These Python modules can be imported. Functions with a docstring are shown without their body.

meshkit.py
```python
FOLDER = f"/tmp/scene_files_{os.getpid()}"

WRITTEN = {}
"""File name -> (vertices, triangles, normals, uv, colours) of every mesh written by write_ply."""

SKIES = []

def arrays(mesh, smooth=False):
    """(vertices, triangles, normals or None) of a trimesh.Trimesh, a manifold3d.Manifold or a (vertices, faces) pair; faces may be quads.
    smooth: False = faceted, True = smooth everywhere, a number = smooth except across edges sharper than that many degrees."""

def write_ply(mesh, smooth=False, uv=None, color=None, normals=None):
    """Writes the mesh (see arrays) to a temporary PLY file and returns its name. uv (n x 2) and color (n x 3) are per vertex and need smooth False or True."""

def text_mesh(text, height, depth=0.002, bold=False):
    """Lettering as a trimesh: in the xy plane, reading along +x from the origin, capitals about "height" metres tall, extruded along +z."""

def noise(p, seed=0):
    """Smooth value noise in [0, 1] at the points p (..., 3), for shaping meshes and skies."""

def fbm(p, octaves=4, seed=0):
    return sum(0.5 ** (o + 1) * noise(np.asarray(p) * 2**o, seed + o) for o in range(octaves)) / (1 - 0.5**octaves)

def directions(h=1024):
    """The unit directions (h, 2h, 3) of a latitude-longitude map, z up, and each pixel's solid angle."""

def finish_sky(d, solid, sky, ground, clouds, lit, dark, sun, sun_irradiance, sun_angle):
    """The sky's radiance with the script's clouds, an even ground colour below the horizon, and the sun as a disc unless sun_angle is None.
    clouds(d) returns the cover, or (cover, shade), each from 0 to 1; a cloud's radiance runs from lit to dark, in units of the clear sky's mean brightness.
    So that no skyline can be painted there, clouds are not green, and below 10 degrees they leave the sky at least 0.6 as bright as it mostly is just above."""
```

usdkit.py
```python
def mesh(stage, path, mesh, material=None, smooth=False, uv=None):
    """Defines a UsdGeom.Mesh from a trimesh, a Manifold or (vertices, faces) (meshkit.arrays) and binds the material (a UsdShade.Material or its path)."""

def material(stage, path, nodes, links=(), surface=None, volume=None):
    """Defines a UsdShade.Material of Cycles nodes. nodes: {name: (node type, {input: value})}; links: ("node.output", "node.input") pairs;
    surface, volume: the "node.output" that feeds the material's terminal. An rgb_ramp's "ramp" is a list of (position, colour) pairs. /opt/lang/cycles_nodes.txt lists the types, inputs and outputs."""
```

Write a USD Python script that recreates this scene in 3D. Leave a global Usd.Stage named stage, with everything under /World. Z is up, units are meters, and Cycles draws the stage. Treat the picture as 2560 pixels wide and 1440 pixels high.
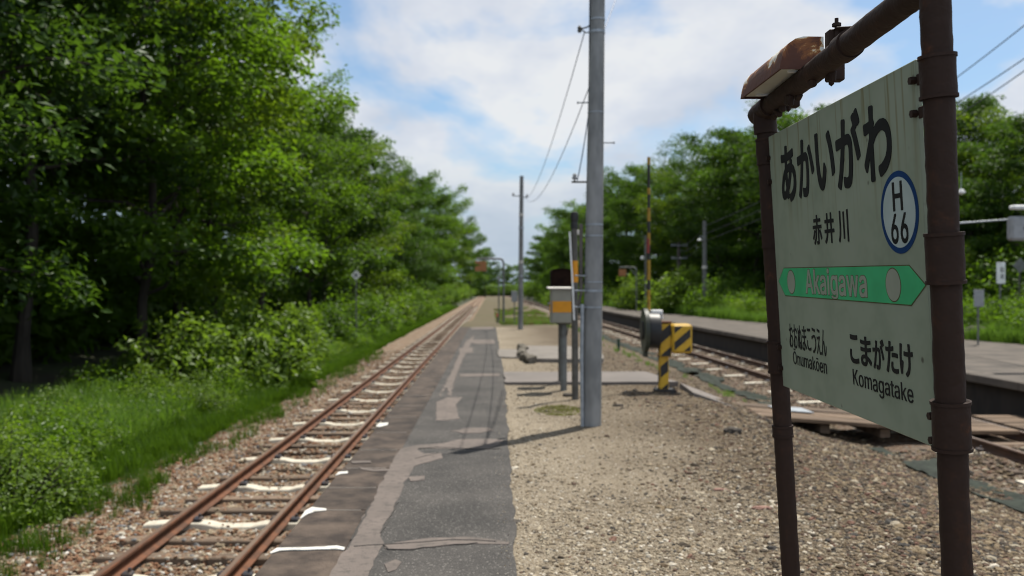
import math, random, json
import numpy as np
import trimesh
from shapely.geometry import Polygon
from shapely import affinity
import usdkit, meshkit
from pxr import Usd, UsdGeom, UsdLux, UsdShade, Gf, Sdf, Vt

PI = math.pi
rng = np.random.default_rng(7)
random.seed(7)
stage = Usd.Stage.CreateInMemory()
UsdGeom.SetStageUpAxis(stage, UsdGeom.Tokens.z)
UsdGeom.SetStageMetersPerUnit(stage, 1.0)
UsdGeom.Xform.Define(stage, '/World')
UsdGeom.Scope.Define(stage, '/World/Looks')

# ------------------------------------------------------------------ camera, sky, sun
EYE = 1.72                       # eye height above the platform; the camera looks along +y
F, CX, CY = 2150.0, 1224.0, 727.0    # lens of the 2560 px wide photograph: used to work out sizes and places
cam = UsdGeom.Camera.Define(stage, '/World/camera')
cam.AddTranslateOp().Set(Gf.Vec3d(0, 0, EYE))
cam.AddRotateXOp().Set(90.0)
cam.CreateHorizontalApertureAttr(36.0)
cam.CreateVerticalApertureAttr(20.25)
cam.CreateFocalLengthAttr(36.0 * F / 2560)
cam.CreateHorizontalApertureOffsetAttr(36.0 * (1280 - CX) / 2560)
cam.CreateVerticalApertureOffsetAttr(36.0 * (CY - 720) / 2560)
cam.CreateClippingRangeAttr(Gf.Vec2f(0.05, 5000))
cam.CreateFStopAttr(3.1)
cam.CreateFocusDistanceAttr(2.55)
cam.CreateExposureAttr(0.60)

SUN_AZ, SUN_EL = math.radians(41), math.radians(65)      # azimuth from +y towards +x
sun_dir = np.array([math.sin(SUN_AZ) * math.cos(SUN_EL), math.cos(SUN_AZ) * math.cos(SUN_EL), math.sin(SUN_EL)])
sun = UsdLux.DistantLight.Define(stage, '/World/sun')
sun.CreateIntensityAttr(1.25)
sun.CreateAngleAttr(0.5)
sun.CreateNormalizeAttr(True)
sun.CreateColorAttr(Gf.Vec3f(1.0, 0.94, 0.845))
q = Gf.Rotation(Gf.Vec3d(0, 0, -1), Gf.Vec3d(*(-sun_dir).tolist())).GetQuat()
sun.AddOrientOp().Set(Gf.Quatf(q))

sky_m = usdkit.material(stage, '/World/Looks/sky_material', {
    'tc': ('texture_coordinate', {}),
    'sep': ('separate_xyz', {}),
    'zz': ('math', {'math_type': 'maximum', 'value2': 0.0}),
    'zo': ('math', {'math_type': 'add', 'value2': 0.30}),
    'u': ('math', {'math_type': 'divide'}), 'v': ('math', {'math_type': 'divide'}),
    'uv': ('combine_xyz', {'z': 0.35}),
    'warp': ('mapping', {'location': (1.3, 8.7, 0.0), 'scale': (1.0, 0.8, 1.0)}),
    'n1': ('noise_texture', {'scale': 2.6, 'detail': 7.0, 'roughness': 0.52, 'distortion': 0.25}),
    'n2': ('noise_texture', {'scale': 3.2, 'detail': 5.0, 'roughness': 0.55}),
    'cover': ('rgb_ramp', {'ramp': [(0.0, (0.05,) * 3), (0.385, (0.12,) * 3), (0.455, (0.5,) * 3), (0.525, (0.92,) * 3), (1.0, (1.0,) * 3)]}),
    'shade': ('rgb_ramp', {'ramp': [(0.30, (0.72, 0.77, 0.87)), (0.47, (0.87, 0.90, 0.97)), (0.60, (1.03, 1.03, 1.03)), (1.0, (1.0, 1.0, 1.0))]}),
    'lit': ('mix_color', {'blend_type': 'multiply', 'fac': 1.0, 'b': (10.4, 10.5, 10.6), 'use_clamp': False}),
    'sky': ('sky_texture', {'sky_type': 'single_scattering', 'sun_disc': False, 'sun_elevation': SUN_EL, 'sun_rotation': SUN_AZ, 'altitude': 200.0, 'air_density': 1.0, 'aerosol_density': 1.0, 'ozone_density': 1.4}),
    'gain': ('mix_color', {'blend_type': 'multiply', 'fac': 1.0, 'b': (1.38, 1.62, 1.70), 'use_clamp': False}),
    'hz': ('map_range', {'from_min': 0.0, 'from_max': 0.17, 'to_min': 0.85, 'to_max': 0.0, 'clamp': True}),
    'low': ('mix_color', {'use_clamp': False, 'b': (4.6, 6.0, 7.6)}),
    'all': ('mix_color', {'use_clamp': False}),
    'bg': ('background_shader', {'strength': 0.0525}),
}, [('tc.generated', 'sep.vector'), ('sep.z', 'zz.value1'), ('zz.value', 'zo.value1'), ('sep.x', 'u.value1'), ('zo.value', 'u.value2'), ('sep.y', 'v.value1'), ('zo.value', 'v.value2'),
    ('u.value', 'uv.x'), ('v.value', 'uv.y'), ('uv.vector', 'warp.vector'), ('warp.vector', 'n1.vector'), ('warp.vector', 'n2.vector'),
    ('n1.fac', 'cover.fac'), ('n2.fac', 'shade.fac'), ('shade.color', 'lit.a'),
    ('cover.color', 'all.fac'), ('sky.color', 'gain.a'), ('sep.z', 'hz.value'), ('hz.result', 'low.fac'), ('gain.result', 'all.a'), ('lit.result', 'all.b'), ('all.result', 'low.a'), ('low.result', 'bg.color')], surface='bg.background')
sky = UsdLux.DomeLight.Define(stage, '/World/sky')
UsdShade.MaterialBindingAPI.Apply(sky.GetPrim()).Bind(sky_m)
sky.GetPrim().SetCustomDataByKey('kind', 'structure')

# ------------------------------------------------------------------ helpers
_taken = {}


def numbered(parent, name):
    n = _taken.get((parent, name), 0)
    _taken[(parent, name)] = n + 1
    return f'{parent}/{name}' + (f'_{n:03d}' if n else '')


def tag(p, label=None, cat=None, group=None, kind=None):
    p = p.GetPrim() if hasattr(p, 'GetPrim') else p
    for k, v in (('label', label), ('category', cat), ('group', group), ('kind', kind)):
        if v:
            p.SetCustomDataByKey(k, v)
    return p


def thing(name, label, cat, loc=(0, 0, 0), rz=0.0, scale=(1, 1, 1), group=None, kind=None):
    x = UsdGeom.Xform.Define(stage, numbered('/World', name))
    x.AddTranslateOp().Set(Gf.Vec3d(*map(float, loc)))
    x.AddRotateZOp().Set(math.degrees(rz))
    x.AddScaleOp().Set(Gf.Vec3f(*map(float, scale)))
    return tag(x, label, cat, group, kind)


def move(p, loc, rz=0.0, scale=(1, 1, 1)):
    p.GetAttribute('xformOp:translate').Set(Gf.Vec3d(*map(float, loc)))
    p.GetAttribute('xformOp:rotateZ').Set(math.degrees(rz))
    p.GetAttribute('xformOp:scale').Set(Gf.Vec3f(*map(float, scale)))


def dup(root, loc, rz=0.0, scale=(1, 1, 1), label=None, group=None):
    was = root.GetCustomData()
    base = root.GetName()
    while base[-1].isdigit() or base[-1] == '_':
        base = base[:-1]
    r = thing(base, label or was['label'], was['category'], loc, rz, scale, group or was.get('group'))
    r.GetReferences().AddInternalReference(root.GetPath())
    r.SetInstanceable(True)
    return r


def obj(name, mesh, mat, parent=None, smooth=False, label=None, cat=None, group=None, kind=None):
    path = numbered(str(parent.GetPath()) if parent is not None else '/World', name)
    m = usdkit.mesh(stage, path, mesh, mat, smooth)
    return tag(m, label, cat, group, kind)


def join(parts):
    vs, fs, n = [], [], 0
    for v, f in parts:
        v, f = np.asarray(v, float), np.asarray(f, int)
        if f.shape[1] == 4:
            f = np.vstack([f[:, [0, 1, 2]], f[:, [0, 2, 3]]])
        vs.append(v); fs.append(f + n); n += len(v)
    return np.vstack(vs), np.vstack(fs)


def shift(m, d):
    return np.asarray(m[0]) + np.asarray(d, float), m[1]


def rot(m, axis, ang, about=(0, 0, 0)):
    R = trimesh.transformations.rotation_matrix(ang, axis)[:3, :3]
    return (np.asarray(m[0]) - about) @ R.T + about, m[1]


def box(c, s, ch=0.0):
    """Box with centre c and size s; ch chamfers every edge."""
    c, s = np.asarray(c, float), np.asarray(s, float) / 2
    if ch <= 0:
        b = trimesh.creation.box(s * 2)
        return np.array(b.vertices) + c, np.array(b.faces)
    ch = min(ch, s.min() * 0.9)
    pts = []
    for sx in (-1, 1):
        for sy in (-1, 1):
            for sz in (-1, 1):
                sg = np.array([sx, sy, sz])
                for k in range(3):
                    d = s - ch
                    d[k] = s[k]
                    pts.append(sg * d)
    h = trimesh.convex.convex_hull(np.array(pts))
    return np.array(h.vertices) + c, np.array(h.faces)


def tube(pts, r, n=10, caps=True):
    pts = np.asarray(pts, float)
    r = np.broadcast_to(np.asarray(r, float), len(pts))
    t = np.gradient(pts, axis=0)
    t /= np.maximum(np.linalg.norm(t, axis=1, keepdims=True), 1e-9)
    up = np.array([0, 0, 1.0]) if abs(t[0, 2]) < 0.9 else np.array([1.0, 0, 0])
    V = []
    a = np.linspace(0, 2 * PI, n, endpoint=False)
    for i in range(len(pts)):
        x = np.cross(up, t[i]); x /= max(np.linalg.norm(x), 1e-9)
        y = np.cross(t[i], x)
        up = y
        V.append(pts[i] + r[i] * (np.cos(a)[:, None] * x + np.sin(a)[:, None] * y))
    V = np.vstack(V)
    Fc = []
    for i in range(len(pts) - 1):
        for k in range(n):
            p, q2 = i * n + k, i * n + (k + 1) % n
            Fc += [[p, q2, q2 + n], [p, q2 + n, p + n]]
    if caps:
        V = np.vstack([V, pts[0], pts[-1]])
        c0, c1 = len(V) - 2, len(V) - 1
        e = (len(pts) - 1) * n
        for k in range(n):
            Fc += [[c0, (k + 1) % n, k], [c1, e + k, e + (k + 1) % n]]
    return V, np.array(Fc)


def cyl(a, b, r, n=16):
    return tube([a, b], r, n)


def lathe(prof, n=20, centre=(0, 0, 0)):
    """Revolves (r, z) pairs about z."""
    return shift(tube([(0, 0, z + 1e-7 * i) for i, (_, z) in enumerate(prof)], [p[0] for p in prof], n), centre)


def prism(poly, z0, z1):
    """Extrudes a plan polygon (list of xy, or a shapely one) from z0 to z1."""
    g = poly if hasattr(poly, 'exterior') else Polygon(poly).buffer(0)
    gs = getattr(g, 'geoms', [g])
    out = []
    for p in gs:
        m = trimesh.creation.extrude_polygon(p, z1 - z0, engine='earcut')
        out.append((np.array(m.vertices) + (0, 0, z0), np.array(m.faces)))
    return join(out)


def extrude_y(profile, y0, y1):
    """Closed (x, z) profile swept along y."""
    v, f = prism(profile, 0, y1 - y0)
    return np.stack([v[:, 0], y1 - v[:, 2], v[:, 1]], 1), f


def at(px, py, Y):
    return np.array([(px - CX) * Y / F, Y, EYE - (py - CY) * Y / F])


def ground(px, py, z=0.0):
    Y = F * (EYE - z) / (py - CY)
    return (px - CX) * Y / F, Y


def instancer(name, protos, pos, rz, tilt, scale, which, label, cat, kind='stuff'):
    """Countless small pieces (grass, stones): one PointInstancer."""
    path = numbered('/World', name)
    pi = UsdGeom.PointInstancer.Define(stage, path)
    targets = []
    for i, (m, mat) in enumerate(protos):
        pp = usdkit.mesh(stage, f'{path}/piece_{i:03d}' if i else f'{path}/piece', m, mat)
        targets.append(pp.GetPath())
    pi.CreatePrototypesRel().SetTargets(targets)
    pi.CreateProtoIndicesAttr(Vt.IntArray.FromNumpy(np.asarray(which, np.int32)))
    pi.CreatePositionsAttr(Vt.Vec3fArray.FromNumpy(np.asarray(pos, np.float32)))
    sc = np.asarray(scale, np.float32)
    if sc.ndim == 1:
        sc = np.repeat(sc[:, None], 3, 1)
    pi.CreateScalesAttr(Vt.Vec3fArray.FromNumpy(np.ascontiguousarray(sc)))
    a, b = np.asarray(rz) / 2, np.asarray(tilt) / 2
    w, x, y, z = np.cos(a) * np.cos(b), np.cos(a) * np.sin(b), np.sin(a) * np.sin(b), np.sin(a) * np.cos(b)
    pi.CreateOrientationsAttr(Vt.QuathArray([Gf.Quath(float(p), float(q2), float(r), float(s)) for p, q2, r, s in zip(w, x, y, z)]))
    return tag(pi, label, cat, kind=kind)


# ------------------------------------------------------------------ materials
def looks(name, nodes, links, surface='p.BSDF'):
    return usdkit.material(stage, f'/World/Looks/{name}', nodes, links, surface=surface)


def pbr(name, col, col2=None, scale=6.0, rough=0.6, metal=0.0, bump=0.0, bscale=40.0, spec=0.4, ramp=(0.4, 0.62), coord='object', detail=5.0, island=0.0, rnd=0.0, stretch=None):
    """A base colour broken up by noise towards col2, with fine relief; rnd varies the copies' brightness."""
    nodes = {'tc': ('texture_coordinate', {}), 'p': ('principled_bsdf', {'roughness': rough, 'metallic': metal, 'specular_ior_level': spec})}
    links = []
    src = f'tc.{coord}' if coord != 'position' else 'geo.position'
    if coord == 'position':
        nodes['geo'] = ('geometry', {})
    if stretch:
        nodes['map'] = ('mapping', {'scale': stretch})
        links.append((src, 'map.vector')); src = 'map.vector'
    nodes['n'] = ('noise_texture', {'scale': scale, 'detail': detail, 'roughness': 0.6})
    nodes['r'] = ('rgb_ramp', {'ramp': [(ramp[0], col), (ramp[1], col2 or tuple(c * 0.75 for c in col))]})
    links += [(src, 'n.vector'), ('n.fac', 'r.fac')]
    out = 'r.color'
    if rnd:
        nodes['oi'] = ('object_info', {})
        nodes['mr'] = ('map_range', {'to_min': 1 - rnd, 'to_max': 1 + rnd})
        nodes['hv'] = ('hsv', {})
        links += [('oi.random', 'mr.value'), ('mr.result', 'hv.value'), (out, 'hv.color')]
        out = 'hv.color'
    links.append((out, 'p.base_color'))
    if bump:
        nodes['bn'] = ('noise_texture', {'scale': bscale, 'detail': 4.0, 'roughness': 0.65})
        nodes['b'] = ('bump', {'strength': bump, 'distance': 0.01})
        links += [(src, 'bn.vector'), ('bn.fac', 'b.height'), ('b.normal', 'p.normal')]
    return looks(name, nodes, links)


def leaf(name, dark, light, trans, spread=0.5, gloss=0.018, rough=0.45):
    """Leaf: every leaf differs a little, some light comes through, a weak gloss."""
    return looks(name, {
        'g': ('geometry', {}), 'oi': ('object_info', {}), 'ad': ('math', {'math_type': 'add'}), 'fr': ('math', {'math_type': 'fraction'}),
        'big': ('noise_texture', {'scale': 0.55, 'detail': 2.0}),
        'mx': ('math', {'math_type': 'multiply_add', 'value2': spread, 'value3': 0.0}), 'sum': ('math', {'math_type': 'multiply_add', 'value2': 0.9, 'value3': -0.2}), 'tot': ('math', {'math_type': 'add', 'use_clamp': True}),
        'r': ('rgb_ramp', {'ramp': [(0.0, dark), (1.0, light)]}), 'rt': ('rgb_ramp', {'ramp': [(0.0, tuple(c * 0.6 for c in trans)), (1.0, trans)]}),
        'd': ('diffuse_bsdf', {}), 't': ('translucent_bsdf', {}), 'm': ('mix_closure', {'fac': 0.45}), 'gl': ('glossy_bsdf', {'color': (0.9, 0.95, 0.9), 'roughness': rough}), 'm2': ('mix_closure', {'fac': gloss}),
    }, [('g.random_per_island', 'ad.value1'), ('oi.random', 'ad.value2'), ('ad.value', 'fr.value1'), ('g.position', 'big.vector'), ('fr.value', 'mx.value1'), ('big.fac', 'sum.value1'), ('mx.value', 'tot.value1'), ('sum.value', 'tot.value2'),
        ('tot.value', 'r.fac'), ('tot.value', 'rt.fac'), ('r.color', 'd.color'), ('rt.color', 't.color'), ('d.BSDF', 'm.closure1'), ('t.BSDF', 'm.closure2'), ('m.closure', 'm2.closure1'), ('gl.BSDF', 'm2.closure2')], surface='m2.closure')


M = {}
M['leaf_fresh'] = leaf('leaf_fresh', (0.02474, 0.06344, 0.006106), (0.07731, 0.1416, 0.01221), (0.171, 0.324, 0.01397))
M['leaf_deep'] = leaf('leaf_deep', (0.01809, 0.04968, 0.007141), (0.04823, 0.09715, 0.0119), (0.09653, 0.1934, 0.01345))
M['leaf_yellow'] = leaf('leaf_yellow', (0.03267, 0.07181, 0.005692), (0.09129, 0.1426, 0.01138), (0.2018, 0.3274, 0.01366))
M['leaf_blue'] = leaf('leaf_blue', (0.02009, 0.05078, 0.009522), (0.04621, 0.09274, 0.01428), (0.08518, 0.1747, 0.01615))
M['leaf_bush'] = leaf('leaf_bush', (0.04586, 0.09274, 0.01087), (0.1147, 0.1764, 0.02608), (0.2306, 0.3802, 0.02732))
M['grass'] = leaf('grass_blades', (0.024, 0.058, 0.004), (0.052, 0.105, 0.008), (0.099, 0.198, 0.011), gloss=0.008)
M['grass_bright'] = leaf('grass_bright', (0.05023, 0.1159, 0.01428), (0.1005, 0.1877, 0.02381), (0.1782, 0.3341, 0.03105), gloss=0.02)
M['grass_dry'] = leaf('grass_dry', (0.10, 0.105, 0.030), (0.19, 0.165, 0.06), (0.16, 0.16, 0.05), gloss=0.02)
M['bark'] = pbr('bark', (0.024, 0.019, 0.015), (0.046, 0.038, 0.030), 5.0, 0.9, bump=0.6, bscale=18.0, stretch=(1, 1, 0.25))
M['soil'] = pbr('forest_soil', (0.030, 0.026, 0.016), (0.035, 0.048, 0.016), 0.8, 0.95, bump=0.6, bscale=9.0, coord='position')
M['rust_rail'] = pbr('rail_rust', (0.125, 0.052, 0.026), (0.070, 0.034, 0.020), 5.0, 0.8, bump=0.3, bscale=60.0, coord='position', spec=0.25)
M['rail_top'] = pbr('rail_running_surface', (0.095, 0.055, 0.037), (0.15, 0.105, 0.078), 3.0, 0.5, metal=0.2, coord='position', stretch=(1, 0.1, 1))
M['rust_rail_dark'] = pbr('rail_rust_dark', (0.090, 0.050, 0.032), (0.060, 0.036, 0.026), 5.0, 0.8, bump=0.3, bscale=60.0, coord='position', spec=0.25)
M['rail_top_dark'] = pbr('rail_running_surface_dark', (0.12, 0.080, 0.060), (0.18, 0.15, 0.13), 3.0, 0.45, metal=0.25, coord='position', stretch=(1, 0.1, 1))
M['white_sleeper'] = pbr('white_concrete_sleeper', (0.45, 0.42, 0.345), (0.28, 0.24, 0.19), 9.0, 0.8, bump=0.2, bscale=50.0, coord='position', ramp=(0.5, 0.75))
M['wood_sleeper'] = pbr('old_wood_sleeper', (0.090, 0.064, 0.046), (0.16, 0.115, 0.080), 4.0, 0.9, bump=0.7, bscale=14.0, stretch=(0.25, 4, 2), rnd=0.3)
M['clip_steel'] = pbr('fastener_steel', (0.045, 0.055, 0.075), (0.08, 0.06, 0.05), 20.0, 0.5, metal=0.5)
M['coping'] = pbr('coping_concrete', (0.020, 0.014, 0.011), (0.074, 0.055, 0.042), 3.6, 0.9, bump=0.7, bscale=55.0, coord='position', rnd=0.25, ramp=(0.38, 0.66), detail=10.0)
M['concrete'] = pbr('pale_concrete', (0.165, 0.148, 0.130), (0.105, 0.095, 0.083), 2.0, 0.9, bump=0.35, bscale=60.0, coord='position', ramp=(0.35, 0.75), detail=8.0)
M['patch'] = looks('mortar_patch', {'g': ('geometry', {}), 'n': ('noise_texture', {'scale': 2.6, 'detail': 8.0, 'roughness': 0.6}), 'r': ('rgb_ramp', {'ramp': [(0.32, (0.140, 0.118, 0.106)), (0.7, (0.098, 0.085, 0.077))]}), 'w': ('noise_texture', {'scale': 14.0, 'detail': 9.0, 'roughness': 0.72}), 'wr': ('rgb_ramp', {'ramp': [(0.50, (0,) * 3), (0.66, (0.75,) * 3)]}), 'mx': ('mix_color', {'b': (0.058, 0.054, 0.050)}), 'bn': ('noise_texture', {'scale': 80.0, 'detail': 4.0}), 'b': ('bump', {'strength': 0.4, 'distance': 0.006}), 'p': ('principled_bsdf', {'roughness': 0.95, 'specular_ior_level': 0.2})},
                   [('g.position', 'n.vector'), ('n.fac', 'r.fac'), ('g.position', 'w.vector'), ('w.fac', 'wr.fac'), ('wr.color', 'mx.fac'), ('r.color', 'mx.a'), ('mx.result', 'p.base_color'), ('g.position', 'bn.vector'), ('bn.fac', 'b.height'), ('b.normal', 'p.normal')])
M['crack'] = pbr('crack', (0.030, 0.028, 0.026), (0.05, 0.045, 0.04), 30.0, 0.95)
M['white_paint'] = pbr('old_white_paint', (0.50, 0.50, 0.47), (0.22, 0.205, 0.18), 16.0, 0.8, coord='position', ramp=(0.50, 0.72), detail=9.0)
M['path'] = pbr('path_concrete', (0.150, 0.132, 0.120), (0.100, 0.091, 0.084), 0.9, 0.92, bump=0.3, bscale=50.0, coord='position', ramp=(0.35, 0.7), detail=8.0)
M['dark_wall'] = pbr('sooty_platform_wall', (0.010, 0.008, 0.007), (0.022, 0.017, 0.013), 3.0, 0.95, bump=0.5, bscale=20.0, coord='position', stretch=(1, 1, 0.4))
M['platform_top'] = pbr('worn_platform_top', (0.058, 0.050, 0.043), (0.098, 0.083, 0.069), 1.2, 0.95, bump=0.3, bscale=30.0, coord='position', detail=8.0)
M['pole_concrete'] = pbr('pole_concrete', (0.145, 0.150, 0.150), (0.225, 0.230, 0.228), 5.0, 0.85, bump=0.3, bscale=60.0, stretch=(1, 1, 0.35), detail=8.0, spec=0.3)
M['galvanised'] = pbr('galvanised_steel', (0.30, 0.33, 0.36), (0.22, 0.24, 0.26), 8.0, 0.5, metal=0.55)
M['grey_post'] = pbr('grey_painted_post', (0.135, 0.145, 0.140), (0.10, 0.10, 0.095), 6.0, 0.7)
M['dark_post'] = pbr('weathered_dark_post', (0.062, 0.060, 0.052), (0.095, 0.090, 0.080), 8.0, 0.85, bump=0.3, bscale=40.0)
M['cabinet'] = pbr('cabinet_paint', (0.225, 0.22, 0.18), (0.20, 0.195, 0.16), 5.0, 0.55)
M['lid'] = pbr('cabinet_lid_paint', (0.52, 0.50, 0.46), (0.45, 0.43, 0.39), 6.0, 0.55)
M['orange'] = pbr('orange_yellow_paint', (0.56, 0.235, 0.006), (0.50, 0.21, 0.006), 8.0, 0.6)
M['yellow'] = pbr('yellow_paint', (0.48, 0.29, 0.018), (0.32, 0.175, 0.020), 9.0, 0.55, ramp=(0.52, 0.75), bump=0.1)
M['black'] = pbr('black_paint', (0.012, 0.012, 0.012), (0.022, 0.020, 0.018), 9.0, 0.55)
M['dark_green'] = pbr('dark_green_black_enamel', (0.020, 0.026, 0.018), (0.032, 0.036, 0.026), 6.0, 0.5)
M['drum'] = pbr('black_enamel', (0.012, 0.013, 0.014), (0.020, 0.021, 0.022), 6.0, 0.42, spec=0.35)
M['dark_brown'] = pbr('dark_brown_paint', (0.010, 0.006, 0.005), (0.018, 0.010, 0.007), 9.0, 0.9, spec=0.05)
M['old_yellow'] = pbr('old_yellow_paint', (0.30, 0.185, 0.016), (0.20, 0.115, 0.014), 9.0, 0.7)
M['red'] = pbr('faded_red', (0.22, 0.03, 0.02), (0.17, 0.03, 0.02), 9.0, 0.6)
M['pink'] = pbr('pink_red_paint', (0.60, 0.14, 0.12), None, 9.0, 0.7)
M['grey_sign'] = pbr('grey_sign_back', (0.26, 0.27, 0.28), (0.21, 0.22, 0.225), 7.0, 0.7)
M['white_enamel'] = pbr('white_enamel', (0.72, 0.73, 0.73), (0.62, 0.62, 0.60), 5.0, 0.35)
M['orange_board'] = pbr('orange_brown_board', (0.34, 0.15, 0.060), (0.27, 0.12, 0.050), 7.0, 0.7)
M['green_post'] = pbr('dark_green_post', (0.010, 0.045, 0.028), None, 7.0, 0.6)
M['rock'] = pbr('dark_rock', (0.030, 0.026, 0.022), (0.060, 0.052, 0.044), 4.0, 0.95, bump=0.8, bscale=12.0)
M['mossy_concrete'] = pbr('mossy_broken_concrete', (0.055, 0.048, 0.034), (0.13, 0.115, 0.095), 9.0, 0.95, bump=0.6, bscale=30.0, ramp=(0.4, 0.65), detail=8.0)
M['net'] = pbr('green_weed_sheet', (0.009, 0.013, 0.009), (0.022, 0.030, 0.021), 7.0, 1.0, bump=0.7, bscale=30.0, coord='position')
M['plank'] = pbr('crossing_plank', (0.058, 0.038, 0.024), (0.14, 0.098, 0.064), 3.0, 0.9, bump=0.5, bscale=12.0, stretch=(0.35, 5, 2), rnd=0.35)
M['wire'] = pbr('wire_black', (0.02, 0.022, 0.026), None, 5.0, 0.5)
M['wire_pale'] = pbr('wire_pale', (0.16, 0.20, 0.28), None, 5.0, 0.5)
M['old_wood'] = pbr('old_pole_wood', (0.060, 0.052, 0.046), (0.09, 0.08, 0.07), 6.0, 0.9, stretch=(1, 1, 0.2))
# station sign
M['sign_pipe'] = looks('brown_painted_rusty_pipe', {
    'tc': ('texture_coordinate', {}), 'n': ('noise_texture', {'scale': 16.0, 'detail': 8.0, 'roughness': 0.7}), 'r': ('rgb_ramp', {'ramp': [(0.0, (0.016, 0.009, 0.006)), (0.56, (0.024, 0.013, 0.009)), (0.66, (0.036, 0.017, 0.010)), (0.74, (0.085, 0.030, 0.013)), (1.0, (0.08, 0.03, 0.015))]}),
    'n2': ('noise_texture', {'scale': 85.0, 'detail': 5.0, 'roughness': 0.6}), 'v': ('noise_texture', {'scale': 24.0, 'detail': 3.0}), 'ad': ('math', {'math_type': 'multiply_add', 'value2': 0.35}), 'b': ('bump', {'strength': 0.75, 'distance': 0.006}),
    'p': ('principled_bsdf', {'roughness': 0.7, 'specular_ior_level': 0.16})},
    [('tc.object', 'n.vector'), ('n.fac', 'r.fac'), ('r.color', 'p.base_color'), ('tc.object', 'n2.vector'), ('tc.object', 'v.vector'), ('n2.fac', 'ad.value1'), ('v.fac', 'ad.value3'), ('ad.value', 'b.height'), ('b.normal', 'p.normal')])
M['sign_face'] = looks('sign_face', {
    'tc': ('texture_coordinate', {}), 'st': ('mapping', {'scale': (26.0, 1.0, 0.9)}), 'streak': ('noise_texture', {'scale': 1.0, 'detail': 3.0, 'roughness': 0.6}), 'sr': ('rgb_ramp', {'ramp': [(0.54, (0,) * 3), (0.64, (1,) * 3)]}),
    'sep': ('separate_xyz', {}), 'top': ('map_range', {'from_min': -0.42, 'from_max': 0.0, 'to_min': 0.0, 'to_max': 0.75, 'clamp': True}), 'mul': ('math', {'math_type': 'multiply'}),
    'dirt': ('noise_texture', {'scale': 5.0, 'detail': 8.0, 'roughness': 0.65}), 'dr': ('rgb_ramp', {'ramp': [(0.25, (0.150, 0.176, 0.124)), (0.5, (0.200, 0.226, 0.165)), (0.8, (0.222, 0.246, 0.188))]}),
    'spk': ('voronoi_texture', {'scale': 13.0, 'randomness': 1.0}), 'spr': ('rgb_ramp', {'ramp': [(0.0, (1,) * 3), (0.06, (0.85,) * 3), (0.13, (0,) * 3)]}), 'msk': ('noise_texture', {'scale': 6.0}), 'mr': ('rgb_ramp', {'ramp': [(0.50, (0,) * 3), (0.56, (1,) * 3)]}), 'sm': ('math', {'math_type': 'multiply'}),
    'c1': ('mix_color', {'b': (0.110, 0.085, 0.024)}), 'c2': ('mix_color', {'b': (0.06, 0.055, 0.04)}),
    'p': ('principled_bsdf', {'roughness': 0.55, 'specular_ior_level': 0.12})},
    [('tc.object', 'st.vector'), ('st.vector', 'streak.vector'), ('streak.fac', 'sr.fac'), ('tc.object', 'sep.vector'), ('sep.z', 'top.value'), ('top.result', 'mul.value1'), ('sr.color', 'mul.value2'), ('tc.object', 'dirt.vector'), ('dirt.fac', 'dr.fac'),
     ('tc.object', 'spk.vector'), ('spk.distance', 'spr.fac'), ('tc.object', 'msk.vector'), ('msk.fac', 'mr.fac'), ('spr.color', 'sm.value1'), ('mr.color', 'sm.value2'),
     ('mul.value', 'c1.fac'), ('dr.color', 'c1.a'), ('c1.result', 'c2.a'), ('sm.value', 'c2.fac'), ('c2.result', 'p.base_color')])
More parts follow.
